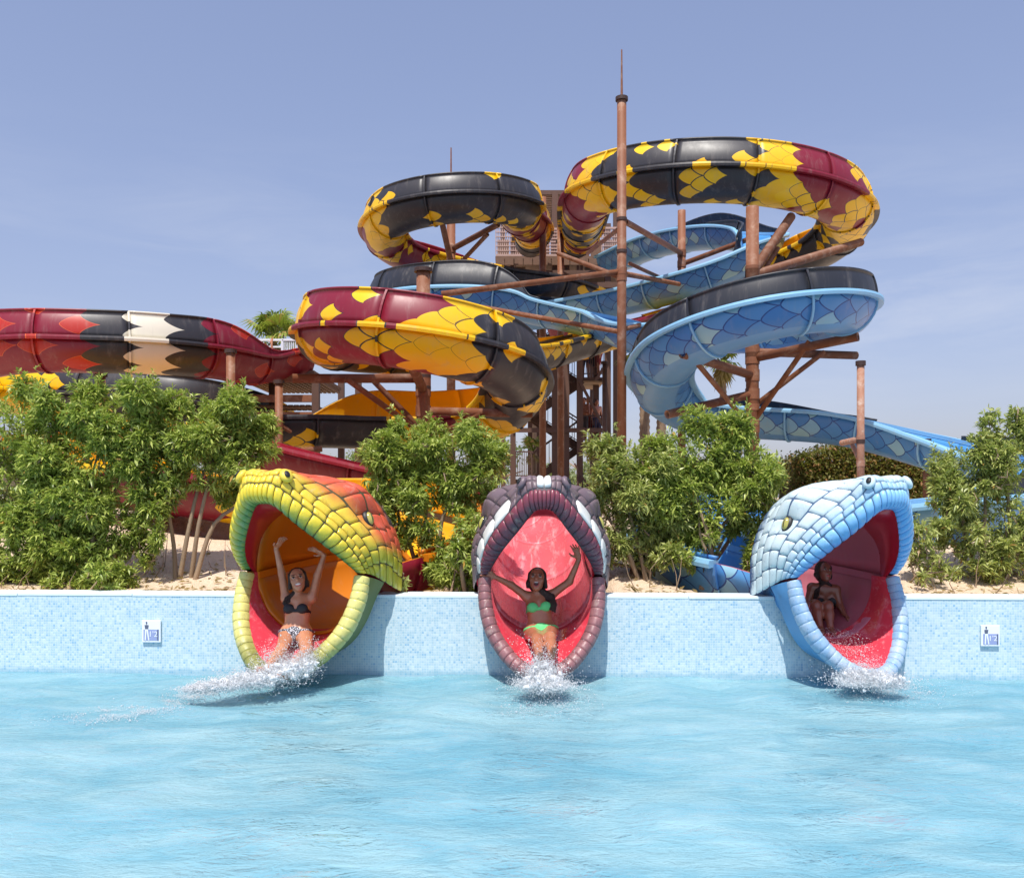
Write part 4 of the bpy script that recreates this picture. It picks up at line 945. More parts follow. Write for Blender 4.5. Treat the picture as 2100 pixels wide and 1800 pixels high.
bush('tall bush beside the blue snake, blue trough showing through', [(1425, 930, 100, 72), (1530, 960, 68, 78), (1450, 1035, 90, 75), (1545, 1055, 48, 62), (1560, 1150, 30, 44), (1430, 1120, 60, 40)], 1450, 10.1, seed=8, stems=9)
bush('large olive green bush at the right edge behind the wall', [(1995, 960, 72, 62), (2075, 925, 70, 90), (1950, 1000, 42, 62), (2050, 1060, 70, 95), (1960, 1100, 50, 40), (2085, 1170, 60, 55), (1995, 1180, 60, 30)], 2030, 10.2, seed=9, mat=LEAF2, dens=.75)
bush('thin young plant between the blue snake and the right bush', [(1885, 1110, 26, 38), (1905, 1160, 34, 34)], 1885, 9.8, seed=10, mat=LEAF2, dens=.6, stems=5, trunk_r=.012)
bush('tiny sprout on the wall right of the yellow snake', [(805, 1200, 24, 18)], 805, 9.6, seed=11, mat=LEAF2, stems=2, trunk_r=.01)

def leaf_mass(root, pts_fn, n, leaf, mat, seed, name='crown'):
    rs = np.random.RandomState(seed); B = pts_fn(rs, n); D = rs.normal(size=(n, 3)) + np.array([0, -.3, .5])
    L = leaf * rs.uniform(.6, 1.3, n); v, f, uv = leaves_mesh(B, D, L, L * .45, rs); return mesh_obj(name, v, f, mat, root, False, uv)
# trimmed hedge behind the blue snake
HY = 21.0; x0, x1 = P(1605, 0, HY).x, P(1935, 0, HY).x
hedge = thing('hedge', 'trimmed brownish green hedge on the rise behind the blue snake', 'hedge', ((x0 + x1) / 2, HY, 1.6)); hw = (x1 - x0) / 2
def hp(rs, n):
    x = rs.uniform(-1, 1, n); top = (P(0, 908, HY).z - 1.6) * (1 - .30 * np.clip(-x - .45, 0, 1) ** .7 - .05 * np.abs(x)); z = top * np.power(rs.uniform(0, 1, n), .5)
    y = rs.uniform(-1, 1, n) * .9; face = rs.uniform(0, 1, n) < .6; y = np.where(face, -.9 + rs.exponential(.08, n), y); z = np.where(face, top * rs.uniform(0, 1, n), np.minimum(z, top))
    return np.stack([x * hw, y, z], 1) + rs.normal(size=(n, 3)) * .05
leaf_mass(hedge, hp, 26000, .10, HEDGE, 31, 'foliage')
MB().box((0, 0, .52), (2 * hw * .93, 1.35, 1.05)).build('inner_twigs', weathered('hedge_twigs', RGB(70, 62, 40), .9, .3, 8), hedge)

def tree(label, px, py, Y, rx, ry, seed, mat=TREE_L, n=2600, group='pale trees far behind the slides'):
    c = P(px, py, Y); gz = 1.55; root = thing('olive_tree', label, 'tree', (c.x, Y, gz), 0, group); k = F_PX / Y; R3 = np.array([rx / k, rx / k, ry / k]); cc = np.array([0, 0, c.z - gz])
    def fn(rs, n):
        cl = rs.normal(size=(26, 3)); cl = cl / np.linalg.norm(cl, axis=1)[:, None] * rs.uniform(.3, .85, 26)[:, None]
        p = cl[rs.randint(0, 26, n)] + rs.normal(size=(n, 3)) * .17; return cc + p * R3
    leaf_mass(root, fn, n, .22 * Y / 40, mat, seed)
    t = MB().tube([(0, 0, -.1), (.1, 0, cc[2] * .5), (0, 0, cc[2])], [.16, .12, .05], 8)
    rs = np.random.RandomState(seed)
    for i in range(5):
        d = rs.normal(size=3) * R3 * .6; t.tube([(0, 0, cc[2] * .55), tuple(cc * .8 + d * .5), tuple(cc + d)], [.07, .05, .02], 6)
    t.build('trunk', BARK, root, True)
tr = [(30, 985, 46, 120, 42), (170, 990, 50, 110, 36), (560, 960, 50, 90, 55), (655, 975, 44, 60, 40), (745, 965, 42, 55, 48), (1012, 950, 40, 60, 62), (1140, 985, 55, 70, 40), (1240, 975, 48, 60, 40), (1600, 985, 50, 90, 38), (2010, 975, 46, 120, 50), (420, 985, 55, 90, 34), (1460, 985, 55, 110, 36), (880, 985, 52, 90, 38)]
for i, (px, py, Y, rx, ry) in enumerate(tr): tree(['pale olive tree far behind the left edge of the bushes', 'pale olive tree behind the left thicket', 'pale tall tree behind the start platform', 'pale tree between the start platform and the red trough', 'pale tree left of the rounded bush', 'tall pale tree just left of the stair tower', 'low pale tree seen through the stair tower', 'low pale tree right of the stair tower', 'low pale tree left of the hedge', 'broad pale tree behind the right edge bush', 'low pale tree behind the bare-trunked bush', 'low pale tree behind the bushes under the blue ring', 'low pale tree behind the rounded bush'][i], px, py, Y, rx, ry, 50 + i)

def palm(label, px_base, px_top, py_top, Y, r_px, fr_px, nf, seed, dead=8, droop=1.0):
    rs = random.Random(seed); top = P(px_top, py_top, Y); bx = P(px_base, 0, Y).x; gz = 1.6; root = thing('palm_tree', label, 'palm tree', (bx, Y, gz)); H = top.z - gz; dx = top.x - bx; r = r_px / 2 / F_PX * Y; FL = fr_px / F_PX * Y
    n = max(8, int(H / .16)); pts = []; rad = []
    for i in range(n * 2 + 1):
        t = i / (n * 2); pts.append((dx * t ** 1.5, 0, H * t)); rad.append(r * (1.25 - .3 * t) * (1.10 if i % 2 else .93))
    MB().tube(pts, rad, 12).build('trunk', BARK2, root, True)
    T = Vector((dx, 0, H))
    def frond(az, el, length, mat, nm):
        d = Vector((math.cos(az) * math.cos(el), math.sin(az) * math.cos(el), math.sin(el))); s = d.cross(Vector((0, 0, 1))).normalized(); up = s.cross(d)
        g = MB(); pe = length * .45; g.tube([T, T + d * pe], [.03, .018], 5); h0 = T + d * pe; uv = [(.3, 0)] * len(g.v)
        for q in range(17):
            a = math.radians(-105 + 210 * q / 16); l = length * .6 * (1 - .25 * abs(q - 8) / 8) * rs.uniform(.85, 1.1); e = d * math.cos(a) + s * math.sin(a)
            w_ = d * -math.sin(a) + s * math.cos(a); mid = h0 + e * l * .55 + up * .02; tip = h0 + e * l - Vector((0, 0, droop * l * .35))
            o = len(g.v); g.add([h0, mid + w_ * .035 + up * .012, mid - w_ * .035 + up * .012, tip], [(0, 1, 2), (1, 3, 2)]); tn = rs.random(); uv += [(tn * .99, 0)] * 4
        mesh_obj(nm, g.v, g.f, mat, root, False, uv)
    for i in range(nf): frond(rs.uniform(0, 6.28), math.radians(rs.uniform(-15, 80)), FL * rs.uniform(.8, 1.15), FROND, 'frond')
    for i in range(dead): frond(rs.uniform(0, 6.28), math.radians(rs.uniform(-80, -45)), FL * rs.uniform(.6, .9), DEAD, 'dead_frond')
palm('fan palm with full crown behind the white railing', 560, 563, 694, 27.0, 12, 78, 26, 1)
palm('tall fan palm behind the blue ring, left of two trunks', 1322, 1322, 740, 23.0, 19, 70, 16, 2, 10)
palm('tall fan palm behind the blue ring, right of two trunks', 1352, 1362, 745, 23.5, 18, 66, 16, 3, 10)
palm('slimmer fan palm seen right inside the blue ring', 1485, 1482, 745, 27.0, 14, 60, 14, 4, 8)
palm('young palm with sparse fronds at the foot of the tower', 1095, 1093, 925, 34.0, 10, 40, 7, 5, 3, .4)
palm('thin palm trunk behind the end of the flame slide', 371, 371, 735, 28.0, 10, 30, 8, 6, 6)
palm('palm trunk behind the stair tower', 1097, 1096, 790, 38.0, 13, 34, 8, 7, 5)
# dry twigs, leaf litter and stones on the sand: far too many to count
rs = np.random.RandomState(77); n = 2600
x = rs.uniform(-6.5, 6.5, n); y = 9.35 + WALL_SLOPE * x + np.power(rs.uniform(0, 1, n), 2.2) * 3.2
dmin = np.hypot(x[:, None] - CHANNEL[None, :, 0], y[:, None] - CHANNEL[None, :, 1]).min(1); ok = dmin > .95; x, y = x[ok], y[ok]
z = ground_z(x, y) + .012; D = rs.normal(size=(len(x), 3)) * np.array([1, 1, .25]); Lf = rs.uniform(.05, .12, len(x))
v, f, uv = leaves_mesh(np.stack([x, y, z], 1), D, Lf, Lf * .3, rs, curl=0.0)
tag(mesh_obj('leaf_litter', v, f, DEAD, None, False, uv), 'dry leaf litter scattered on the sand along the wall', 'leaf litter', kind='stuff')
g = MB()
for i in range(150):
    px_ = rs.uniform(-6, 6); py_ = 9.5 + WALL_SLOPE * px_ + rs.uniform(0, 1) ** 1.8 * 2.2
    if np.hypot(px_ - CHANNEL[:, 0], py_ - CHANNEL[:, 1]).min() < 1.0: continue
    z0 = float(ground_z(px_, py_)); p = Vector((px_, py_, z0 - .02)); d = Vector((rs.normal() * .5, rs.normal() * .3, 1)).normalized() * rs.uniform(.15, .5)
    g.tube([p, p + d * .5 + Vector((rs.normal() * .04, 0, 0)), p + d], [.006, .005, .002], 4, False)
tag(g.build('dry_twigs', BARK), 'bare dry twigs sticking up from the sand behind the wall', 'twigs', kind='stuff')
# ---------------------------------------------------------------- people: smooth-blended bodies
def sd_caps(p, a, b, ra, rb):
    a, b = np.asarray(a, float), np.asarray(b, float); ab = b - a; t = np.clip(((p - a) @ ab) / (ab @ ab + 1e-12), 0, 1)
    return np.linalg.norm(p - a - t[..., None] * ab, axis=-1) - (ra + (rb - ra) * t)
def sd_ell(p, c, r, M):
    q = (p - np.asarray(c, float)) @ np.asarray(M, float); r = np.asarray(r, float); k0 = np.linalg.norm(q / r, axis=-1); k1 = np.linalg.norm(q / (r * r), axis=-1)
    return k0 * (k0 - 1.0) / (k1 + 1e-9)
class Field:
    """List of primitives blended smoothly, sampled on a grid and skinned with surface nets."""
    def __init__(s): s.pr = []
    def caps(s, a, b, ra, rb=None, k=0.02): s.pr.append(('c', np.array(a, float), np.array(b, float), ra, ra if rb is None else rb, k)); return s
    def ell(s, c, r, M=None, k=0.02): s.pr.append(('e', np.array(c, float), tuple(r), np.eye(3) if M is None else np.array(M, float), None, k)); return s
    def bounds(s):
        lo, hi = np.full(3, 1e9), np.full(3, -1e9)
        for q in s.pr:
            if q[0] == 'c': pts = [q[1], q[2]]; m_ = max(q[3], q[4])
            else: pts = [q[1]]; m_ = max(q[2])
            for p_ in pts: lo = np.minimum(lo, p_ - m_); hi = np.maximum(hi, p_ + m_)
        return lo, hi
    def grid(s, res, lo, hi):
        ax = [np.arange(lo[i], hi[i] + res, res) for i in range(3)]; F = np.full([len(a) for a in ax], 0.5)
        for q in s.pr:
            if q[0] == 'c': l = np.minimum(q[1], q[2]) - max(q[3], q[4]); h = np.maximum(q[1], q[2]) + max(q[3], q[4])
            else: l = q[1] - max(q[2]); h = q[1] + max(q[2])
            mg = q[5] + 3 * res + 0.02; sl = []
            for i in range(3):
                i0 = int(np.clip(np.searchsorted(ax[i], l[i] - mg), 0, len(ax[i]))); i1 = int(np.clip(np.searchsorted(ax[i], h[i] + mg), 0, len(ax[i]))); sl.append(slice(i0, i1))
            if any(q_.stop - q_.start < 1 for q_ in sl): continue
            X = np.stack(np.meshgrid(ax[0][sl[0]], ax[1][sl[1]], ax[2][sl[2]], indexing='ij'), -1)
            d = sd_caps(X, q[1], q[2], q[3], q[4]) if q[0] == 'c' else sd_ell(X, q[1], q[2], q[3])
            k = q[5]; cur = F[tuple(sl)]; h_ = np.clip(0.5 + 0.5 * (cur - d) / k, 0, 1); F[tuple(sl)] = cur * (1 - h_) + d * h_ - k * h_ * (1 - h_)
        return ax, F
def surface_nets(ax, F):
    ins = F < 0; nx, ny, nz = F.shape; acc = np.zeros((nx - 1, ny - 1, nz - 1, 3)); cnt = np.zeros((nx - 1, ny - 1, nz - 1)); C = [(i, j, k) for i in (0, 1) for j in (0, 1) for k in (0, 1)]
    def cell(o): return F[o[0]:nx - 1 + o[0], o[1]:ny - 1 + o[1], o[2]:nz - 1 + o[2]]
    for a in range(8):
        for b in range(a + 1, 8):
            df = [abs(C[a][i] - C[b][i]) for i in range(3)]
            if sum(df) != 1: continue
            fa, fb = cell(C[a]), cell(C[b]); cr = (fa < 0) != (fb < 0); t = np.where(cr, fa / (fa - fb + 1e-12), 0)
            for i in range(3): acc[..., i] += np.where(cr, C[a][i] + (C[b][i] - C[a][i]) * t, 0)
            cnt += cr
    act = cnt > 0; idx = np.full(act.shape, -1); idx[act] = np.arange(act.sum()); I = np.argwhere(act); loc = acc[act] / cnt[act][:, None]
    o = np.array([ax[0][0], ax[1][0], ax[2][0]]); res = ax[0][1] - ax[0][0]; V = o + (I + loc) * res; Q = []
    for d in range(3):
        u, v = (d + 1) % 3, (d + 2) % 3; s0 = [slice(1, -1)] * 3; s0[d] = slice(0, -1); s1 = list(s0); s1[d] = slice(1, None)
        A_, B_ = ins[tuple(s0)], ins[tuple(s1)]; E = np.argwhere(A_ != B_); flip = A_[A_ != B_]
        E = E + np.array([0 if i == d else 1 for i in range(3)]); q = []
        for (du, dv) in ((0, 0), (-1, 0), (-1, -1), (0, -1)):
            e = E.copy(); e[:, u] += du; e[:, v] += dv; q.append(idx[e[:, 0], e[:, 1], e[:, 2]])
        q = np.stack(q, 1); q[~flip] = q[~flip][:, ::-1]; Q.append(q)
    Q = np.vstack(Q); return V, Q[(Q >= 0).all(1)]
def field_obj(name, fld, res, mat, parent, base, clip=None, off=0.0, lo=None, hi=None, relax=1):
    """clip: a second Field; the result is fld grown by off, kept only inside clip."""
    l, h = (clip or fld).bounds(); l, h = l - .04, h + .04
    ax, F = fld.grid(res, l, h); F = F - off
    if clip is not None: F = np.maximum(F, clip.grid(res, l, h)[1])
    V, Q = surface_nets(ax, F)
    return mesh_obj(name, V - np.array(base), Q, mat, parent, True)

def skin_mat(name, c):
    m = Mat(name); n = m.noise(m.coord(), 7, 6, .65); k = m.mix(n.smooth(.3, .7), tuple(v * q for v, q in zip(c[:3], (.82, .72, .68))) + (1,), c); w = m.noise(m.coord(), 40, 3)
    m.set(color=k, rough=(w * .3 + .18), spec=.5, sss=.12, coat=.25, coat_rough=.12); m.b.inputs['Subsurface Radius'].default_value = (.02, .008, .004); m.b.inputs['Subsurface Scale'].default_value = .5; return m.done()
SKIN1, SKIN2, SKIN3 = skin_mat('tanned_skin', RGB(206, 146, 112)), skin_mat('deep_tan_skin', RGB(182, 120, 90)), skin_mat('brown_skin', RGB(150, 98, 76))
_m = Mat('dark_hair'); _n = _m.noise(_m.vmul(_m.coord(), (60, 60, 6)), 2.0, 5, .7); _m.set(color=_m.mix(_n, RGB(24, 16, 14), RGB(66, 44, 34)), rough=.28, normal=_m.bump(_n, .9, .02)); HAIR = _m.done(); BIK_B = weathered('black_cloth', RGB(28, 30, 36), .6, .1); BIK_G = weathered('mint_cloth', RGB(96, 206, 124), .6, .08)
def print_mat():
    m = Mat('grey_print_cloth'); v = m.voronoi(m.coord(), 70); m.set(color=m.mix(v.smooth(.2, .6), RGB(214, 214, 222), RGB(44, 46, 60)), rough=.6); return m.done()
BIK_P = print_mat(); EYEW = weathered('eye_white', RGB(232, 228, 222), .2, .02); IRIS = weathered('eye_dark', RGB(40, 28, 22), .2, .1); LIPS = weathered('lips', RGB(186, 84, 84), .35, .08); TEETH = weathered('teeth', RGB(238, 232, 222), .2, .02); MOUTH = weathered('mouth_dark', RGB(70, 22, 24), .5, .1)

def basis(x, z):
    z = np.array(z, float); z /= np.linalg.norm(z); x = np.array(x, float); x = x - z * (x @ z); x /= np.linalg.norm(x); return np.stack([x, np.cross(z, x), z], 1)   # columns: right(own left-right), front-back, up
def add_hand(f, wrist, fdir, palm_n, spread=1.0, curl=0.15, fold=(), s=1.0):
    """Palm and five unequal fingers; fdir along the fingers, palm_n out of the palm. fold lists fingers bent into the palm."""
    w = np.array(wrist, float); d = np.array(fdir, float); d /= np.linalg.norm(d); n = np.array(palm_n, float); n -= d * (n @ d); n /= np.linalg.norm(n); sdv = np.cross(d, n)
    f.ell(w + d * .05 * s, (.040 * s, .015 * s, .050 * s), np.stack([sdv, n, d], 1), .014)
    for i, (off, L, ang) in enumerate(((-.030, .078, -.22), (-.010, .088, -.07), (.010, .083, .07), (.029, .066, .24))):
        b = w + d * .088 * s + sdv * off * s; fd = d * math.cos(ang * spread) + sdv * math.sin(ang * spread)
        if i in fold:
            m1 = b + (fd * .5 + n * .8) * .032 * s; f.caps(b, m1, .0095 * s, .009 * s, .006); f.caps(m1, m1 + (n * .2 - fd) * .03 * s, .009 * s, .008 * s, .006)
        else:
            m1 = b + fd * L * .52 * s; e = m1 + (fd + n * curl * 1.6) / np.linalg.norm(fd + n * curl * 1.6) * L * .5 * s; f.caps(b, m1, .0098 * s, .009 * s, .006); f.caps(m1, e, .009 * s, .0072 * s, .005)
    tb = w + d * .03 * s - sdv * .034 * s; t1 = tb + (d * .55 - sdv * .8 + n * .25) * .04 * s; f.caps(tb, t1, .013 * s, .0105 * s, .01); f.caps(t1, t1 + (d * .85 - sdv * .35 + n * .2) * .034 * s, .0105 * s, .008 * s, .005)

def woman(label, J, skin, top_m, bot_m, hair_pts, smile, face_dir, lat, res=0.0075, hands=None, hold=None):
    """J: world joints. lat: unit vector from her right to her left shoulder side as seen (+x of the body). face_dir: where the face looks."""
    J = {k: np.array(v, float) for k, v in J.items()}; base = J['pelvis'].copy(); base[2] -= .12
    root = thing('person', label, 'person', tuple(base)); f = Field()
    up = J['neck'] - J['pelvis']; Lt = np.linalg.norm(up); Bt = basis(lat, up); fr = -Bt[:, 1] if (-Bt[:, 1]) @ np.array(face_dir) > 0 else Bt[:, 1]; upn = Bt[:, 2]; lx = Bt[:, 0]
    at = lambda t, x=0., y=0.: J['pelvis'] + upn * Lt * t + lx * x + fr * y
    f.ell(at(.02), (.155, .105, .11), Bt, .03); f.ell(at(.16), (.135, .092, .10), Bt, .05); f.ell(at(.36), (.112, .080, .12), Bt, .05); f.ell(at(.64), (.130, .092, .15), Bt, .05); f.ell(at(.84), (.125, .075, .09), Bt, .05)
    f.caps(J['sh_l'], J['sh_r'], .047, .047, .04)
    br = []
    for sgn in (-1, 1):
        c = at(.665, sgn * .068, .070); f.ell(c, (.058, .052, .056), Bt, .022); br.append(c)
    f.caps(J['neck'] - upn * .03, J['head'] - upn * .02, .050, .046, .025)
    Hd = basis(lat, J['top'] - J['chin']); fd = np.array(face_dir, float); hu = (J['top'] - J['chin']); hl = np.linalg.norm(hu); hu /= hl; fd = fd - hu * (fd @ hu); fd /= np.linalg.norm(fd); hx = np.cross(fd, hu); Hm = np.stack([hx, fd, hu], 1); hs = hl / .225; hc = J['chin'] + hu * .118 * hs - fd * .03 * hs
    h = lambda x, y, z: hc + (hx * x + fd * y + hu * z) * hs
    f.ell(h(0, -.004, .028), (.073 * hs, .088 * hs, .082 * hs), Hm, .02); f.ell(h(0, .030, -.035), (.058 * hs, .058 * hs, .075 * hs), Hm, .02); f.ell(h(0, .050, -.092), (.030 * hs, .026 * hs, .024 * hs), Hm, .02)
    for sg in (-1, 1):
        f.ell(h(sg * .040, .055, -.020), (.022 * hs, .018 * hs, .02 * hs), Hm, .015); f.ell(h(sg * .074, -.005, -.012), (.010 * hs, .020 * hs, .030 * hs), Hm, .006); f.caps(h(sg * .014, .083, .026), h(sg * .045, .074, .024), .008 * hs, .006 * hs, .008)
    f.caps(h(0, .082, .012), h(0, .102, -.024), .009 * hs, .013 * hs, .008)
    for sd_ in ('l', 'r'):
        if 'el_' + sd_ in J:
            f.caps(J['sh_' + sd_], J['el_' + sd_], .045, .036, .03); f.caps(J['el_' + sd_], J['wr_' + sd_], .037, .024, .02)
            hd = hands[sd_]; add_hand(f, J['wr_' + sd_], hd[0], hd[1], *hd[2:])
        hip = at(0.0, (.085 if sd_ == 'r' else -.085)); f.caps(hip, J['kn_' + sd_], .085, .056, .05); f.caps(J['kn_' + sd_], J['an_' + sd_], .055, .034, .025)
        dr = (J['an_' + sd_] - J['kn_' + sd_]); mid = J['kn_' + sd_] + dr * .33; f.ell(mid - fr * 0 + np.array([0, 0, -.012]), (.05, .05, .05), None, .04)
        f.caps(J['an_' + sd_], J['to_' + sd_], .034, .022, .015)
    field_obj('body', f, res, skin, root, base)
    bodyf = f
    # bikini as thin layers over the body
    t = Field()
    for c, sg in zip(br, (-1, 1)): t.ell(c + fr * .01 + upn * -.004, (.058, .07, .052), Bt, .004); t.caps(c + upn * .04 + fr * .01, J['neck'] - upn * .02 + lx * sg * .045 + fr * .0, .012, .009, .004)
    for i in range(24):
        a0, a1 = 2 * math.pi * i / 24, 2 * math.pi * (i + 1) / 24; t.caps(at(.60) + lx * .145 * math.cos(a0) + fr * .105 * math.sin(a0), at(.60) + lx * .145 * math.cos(a1) + fr * .105 * math.sin(a1), .017, .017, .004)
    field_obj('bikini_top', bodyf, res, top_m, root, base, t, .0065)
    t = Field(); t.ell(at(.055, 0, .085), (.075, .075, .060), Bt, .004); t.ell(at(-.13, 0, .06), (.042, .09, .07), Bt, .004); t.ell(at(.03, 0, -.08), (.13, .08, .09), Bt, .004)
    for i in range(24):
        a0, a1 = 2 * math.pi * i / 24, 2 * math.pi * (i + 1) / 24; t.caps(at(.10) + lx * .17 * math.cos(a0) + fr * .12 * math.sin(a0), at(.10) + lx * .17 * math.cos(a1) + fr * .12 * math.sin(a1), .016, .016, .004)
    field_obj('bikini_bottom', bodyf, res, bot_m, root, base, t, .0065)
    # hair
    g = Field(); g.ell(h(0, -.020, .040), (.082 * hs, .090 * hs, .082 * hs), Hm, .02); g.ell(h(0, -.055, -.02), (.074 * hs, .05 * hs, .085 * hs), Hm, .03)
    for sg in (-1, 1): g.caps(h(sg * .062, .025, .05), h(sg * .080, -.01, -.06), .018 * hs, .016 * hs, .015)
    for (a, b, ra, rb) in hair_pts(h, at, fr, lx, upn): g.caps(a, b, ra, rb, .02)
    hr = field_obj('hair', g, .009, HAIR, root, base)
    # face
    def blob(nm, c, r, m_, parent=root): MB().ball(Vector(c - base), tuple(q * hs for q in r), 10, 7, Matrix(Hm.tolist())).build(nm, m_, parent, True)
    for sg in (-1, 1):
        blob('eye', h(sg * .032, .079, .004), (.0125, .007, .0058), EYEW); blob('iris', h(sg * .032, .0855, .004), (.0068, .004, .0058), IRIS); blob('eyebrow', h(sg * .033, .087, .026), (.018, .005, .0042), HAIR); blob('eyelash', h(sg * .032, .0845, .0125), (.0165, .005, .0032), HAIR)
    if smile == 'open':
        blob('lips', h(0, .078, -.066), (.026, .014, .026), LIPS); blob('mouth', h(0, .0855, -.066), (.020, .009, .020), MOUTH); blob('teeth', h(0, .0895, -.054), (.017, .005, .0055), TEETH)
    elif smile == 'wide':
        blob('lips', h(0, .081, -.060), (.030, .010, .0155), LIPS); blob('teeth', h(0, .0875, -.0585), (.024, .0055, .0090), TEETH)
    else: blob('lips', h(0, .083, -.060), (.022, .008, .0085), LIPS)
    return root, f, base

def wavy(at, fr, lx, upn, h, sides, n=4, l0=.03, back=-.04, length=.55):
    """Long hanging hair: a few thick locks from the skull over the shoulders."""
    out = []
    for sg in sides:
        for q in range(n):
            x = sg * (.045 + .018 * q); a = h(sg * .07, back + .012 * q, -.03)
            b = at(.93, x * 1.25, .03 + .012 * q); c = at(.93 - length * (.6 + .1 * q), x * 1.3, .095 + .008 * q); m1 = (b + c) / 2 + lx * sg * .012
            out += [(a, b, .026, .022), (b, m1, .022, .018), (m1, c, .018, .007)]
    return out
# woman in the yellow snake, both arms up
hands = {'l': ((.10, -.05, .13), (.6, -.5, -.5), 1.0, .35), 'r': ((-.16, -.05, .10), (-.3, -.6, -.7), 1.0, .25)}
J = dict(pelvis=P(607, 1303, 8.83), neck=P(612, 1224, 8.95), head=P(609, 1196, 8.95), chin=P(614, 1214, 8.87), top=P(607, 1164, 8.95), sh_l=P(586, 1227, 8.96), sh_r=P(640, 1226, 8.96),
         el_l=P(578, 1176, 8.97), wr_l=P(566, 1124, 8.93), el_r=P(651, 1180, 8.97), wr_r=P(665, 1138, 8.92), kn_l=P(578, 1330, 8.45), kn_r=P(628, 1334, 8.42), an_l=P(545, 1375, 8.10), an_r=P(585, 1386, 8.06), to_l=P(530, 1372, 7.98), to_r=P(572, 1384, 7.94))
woman('woman in black bikini top sliding out of the yellow snake with both arms raised', J, SKIN1, BIK_B, BIK_P, lambda h, at, fr, lx, upn: wavy(at, fr, lx, upn, h, (-1,), 3, length=.3), 'wide', (.22, -1, -.05), (1, 0, 0.02), hands=hands)
# woman in the grey snake, arms spread, shouting
hands = {'l': ((-.18, -.1, .10), (.1, -.9, .2), 1.3, .0, (2, 3)), 'r': ((-.05, -.05, .17), (-.5, -.8, 0), .9, .2)}
J = dict(pelvis=P(1110, 1297, 8.86), neck=P(1103, 1224, 9.0), head=P(1101, 1196, 9.0), chin=P(1100, 1213, 8.91), top=P(1102, 1163, 9.02), sh_l=P(1079, 1222, 9.0), sh_r=P(1131, 1219, 9.0),
         el_l=P(1048, 1199, 8.96), wr_l=P(1016, 1183, 8.88), el_r=P(1168, 1192, 8.98), wr_r=P(1187, 1147, 8.92), kn_l=P(1101, 1310, 8.50), kn_r=P(1128, 1306, 8.52), an_l=P(1107, 1350, 8.22), an_r=P(1131, 1344, 8.24), to_l=P(1109, 1336, 8.14), to_r=P(1137, 1326, 8.16))
woman('woman in mint green bikini sliding out of the grey snake, arms spread wide', J, SKIN2, BIK_G, BIK_G, lambda h, at, fr, lx, upn: wavy(at, fr, lx, upn, h, (1,), 5, length=.5), 'open', (-.10, -1, .05), (1, 0, 0.03), hands=hands)
# woman further back in the blue snake, upright with knees drawn up
hands = {'r': ((.10, -.06, -.08), (0, 0, -1), 1.0, .1), 'l': ((-.03, -.1, -.06), (0, 0, -1), 1.0, .1)}
J = dict(pelvis=P(1680, 1266, 9.58), neck=P(1690, 1201, 9.42), head=P(1692, 1178, 9.40), chin=P(1694, 1193, 9.33), top=P(1691, 1151, 9.40), sh_l=P(1665, 1204, 9.42), sh_r=P(1714, 1208, 9.40),
         el_r=P(1722, 1240, 9.36), wr_r=P(1732, 1260, 9.26), el_l=P(1656, 1236, 9.40), wr_l=P(1664, 1262, 9.26), kn_l=P(1672, 1240, 9.14), kn_r=P(1697, 1242, 9.14), an_l=P(1682, 1290, 9.02), an_r=P(1703, 1291, 9.02), to_l=P(1687, 1298, 8.90), to_r=P(1711, 1299, 8.90))
woman('dark haired woman in black bikini sitting in shade inside the blue snake', J, SKIN3, BIK_B, BIK_B, lambda h, at, fr, lx, upn: wavy(at, fr, lx, upn, h, (1, -1), 3, length=.6), 'soft', (.15, -1, -.05), (1, .05, 0), hands=hands, res=.009)

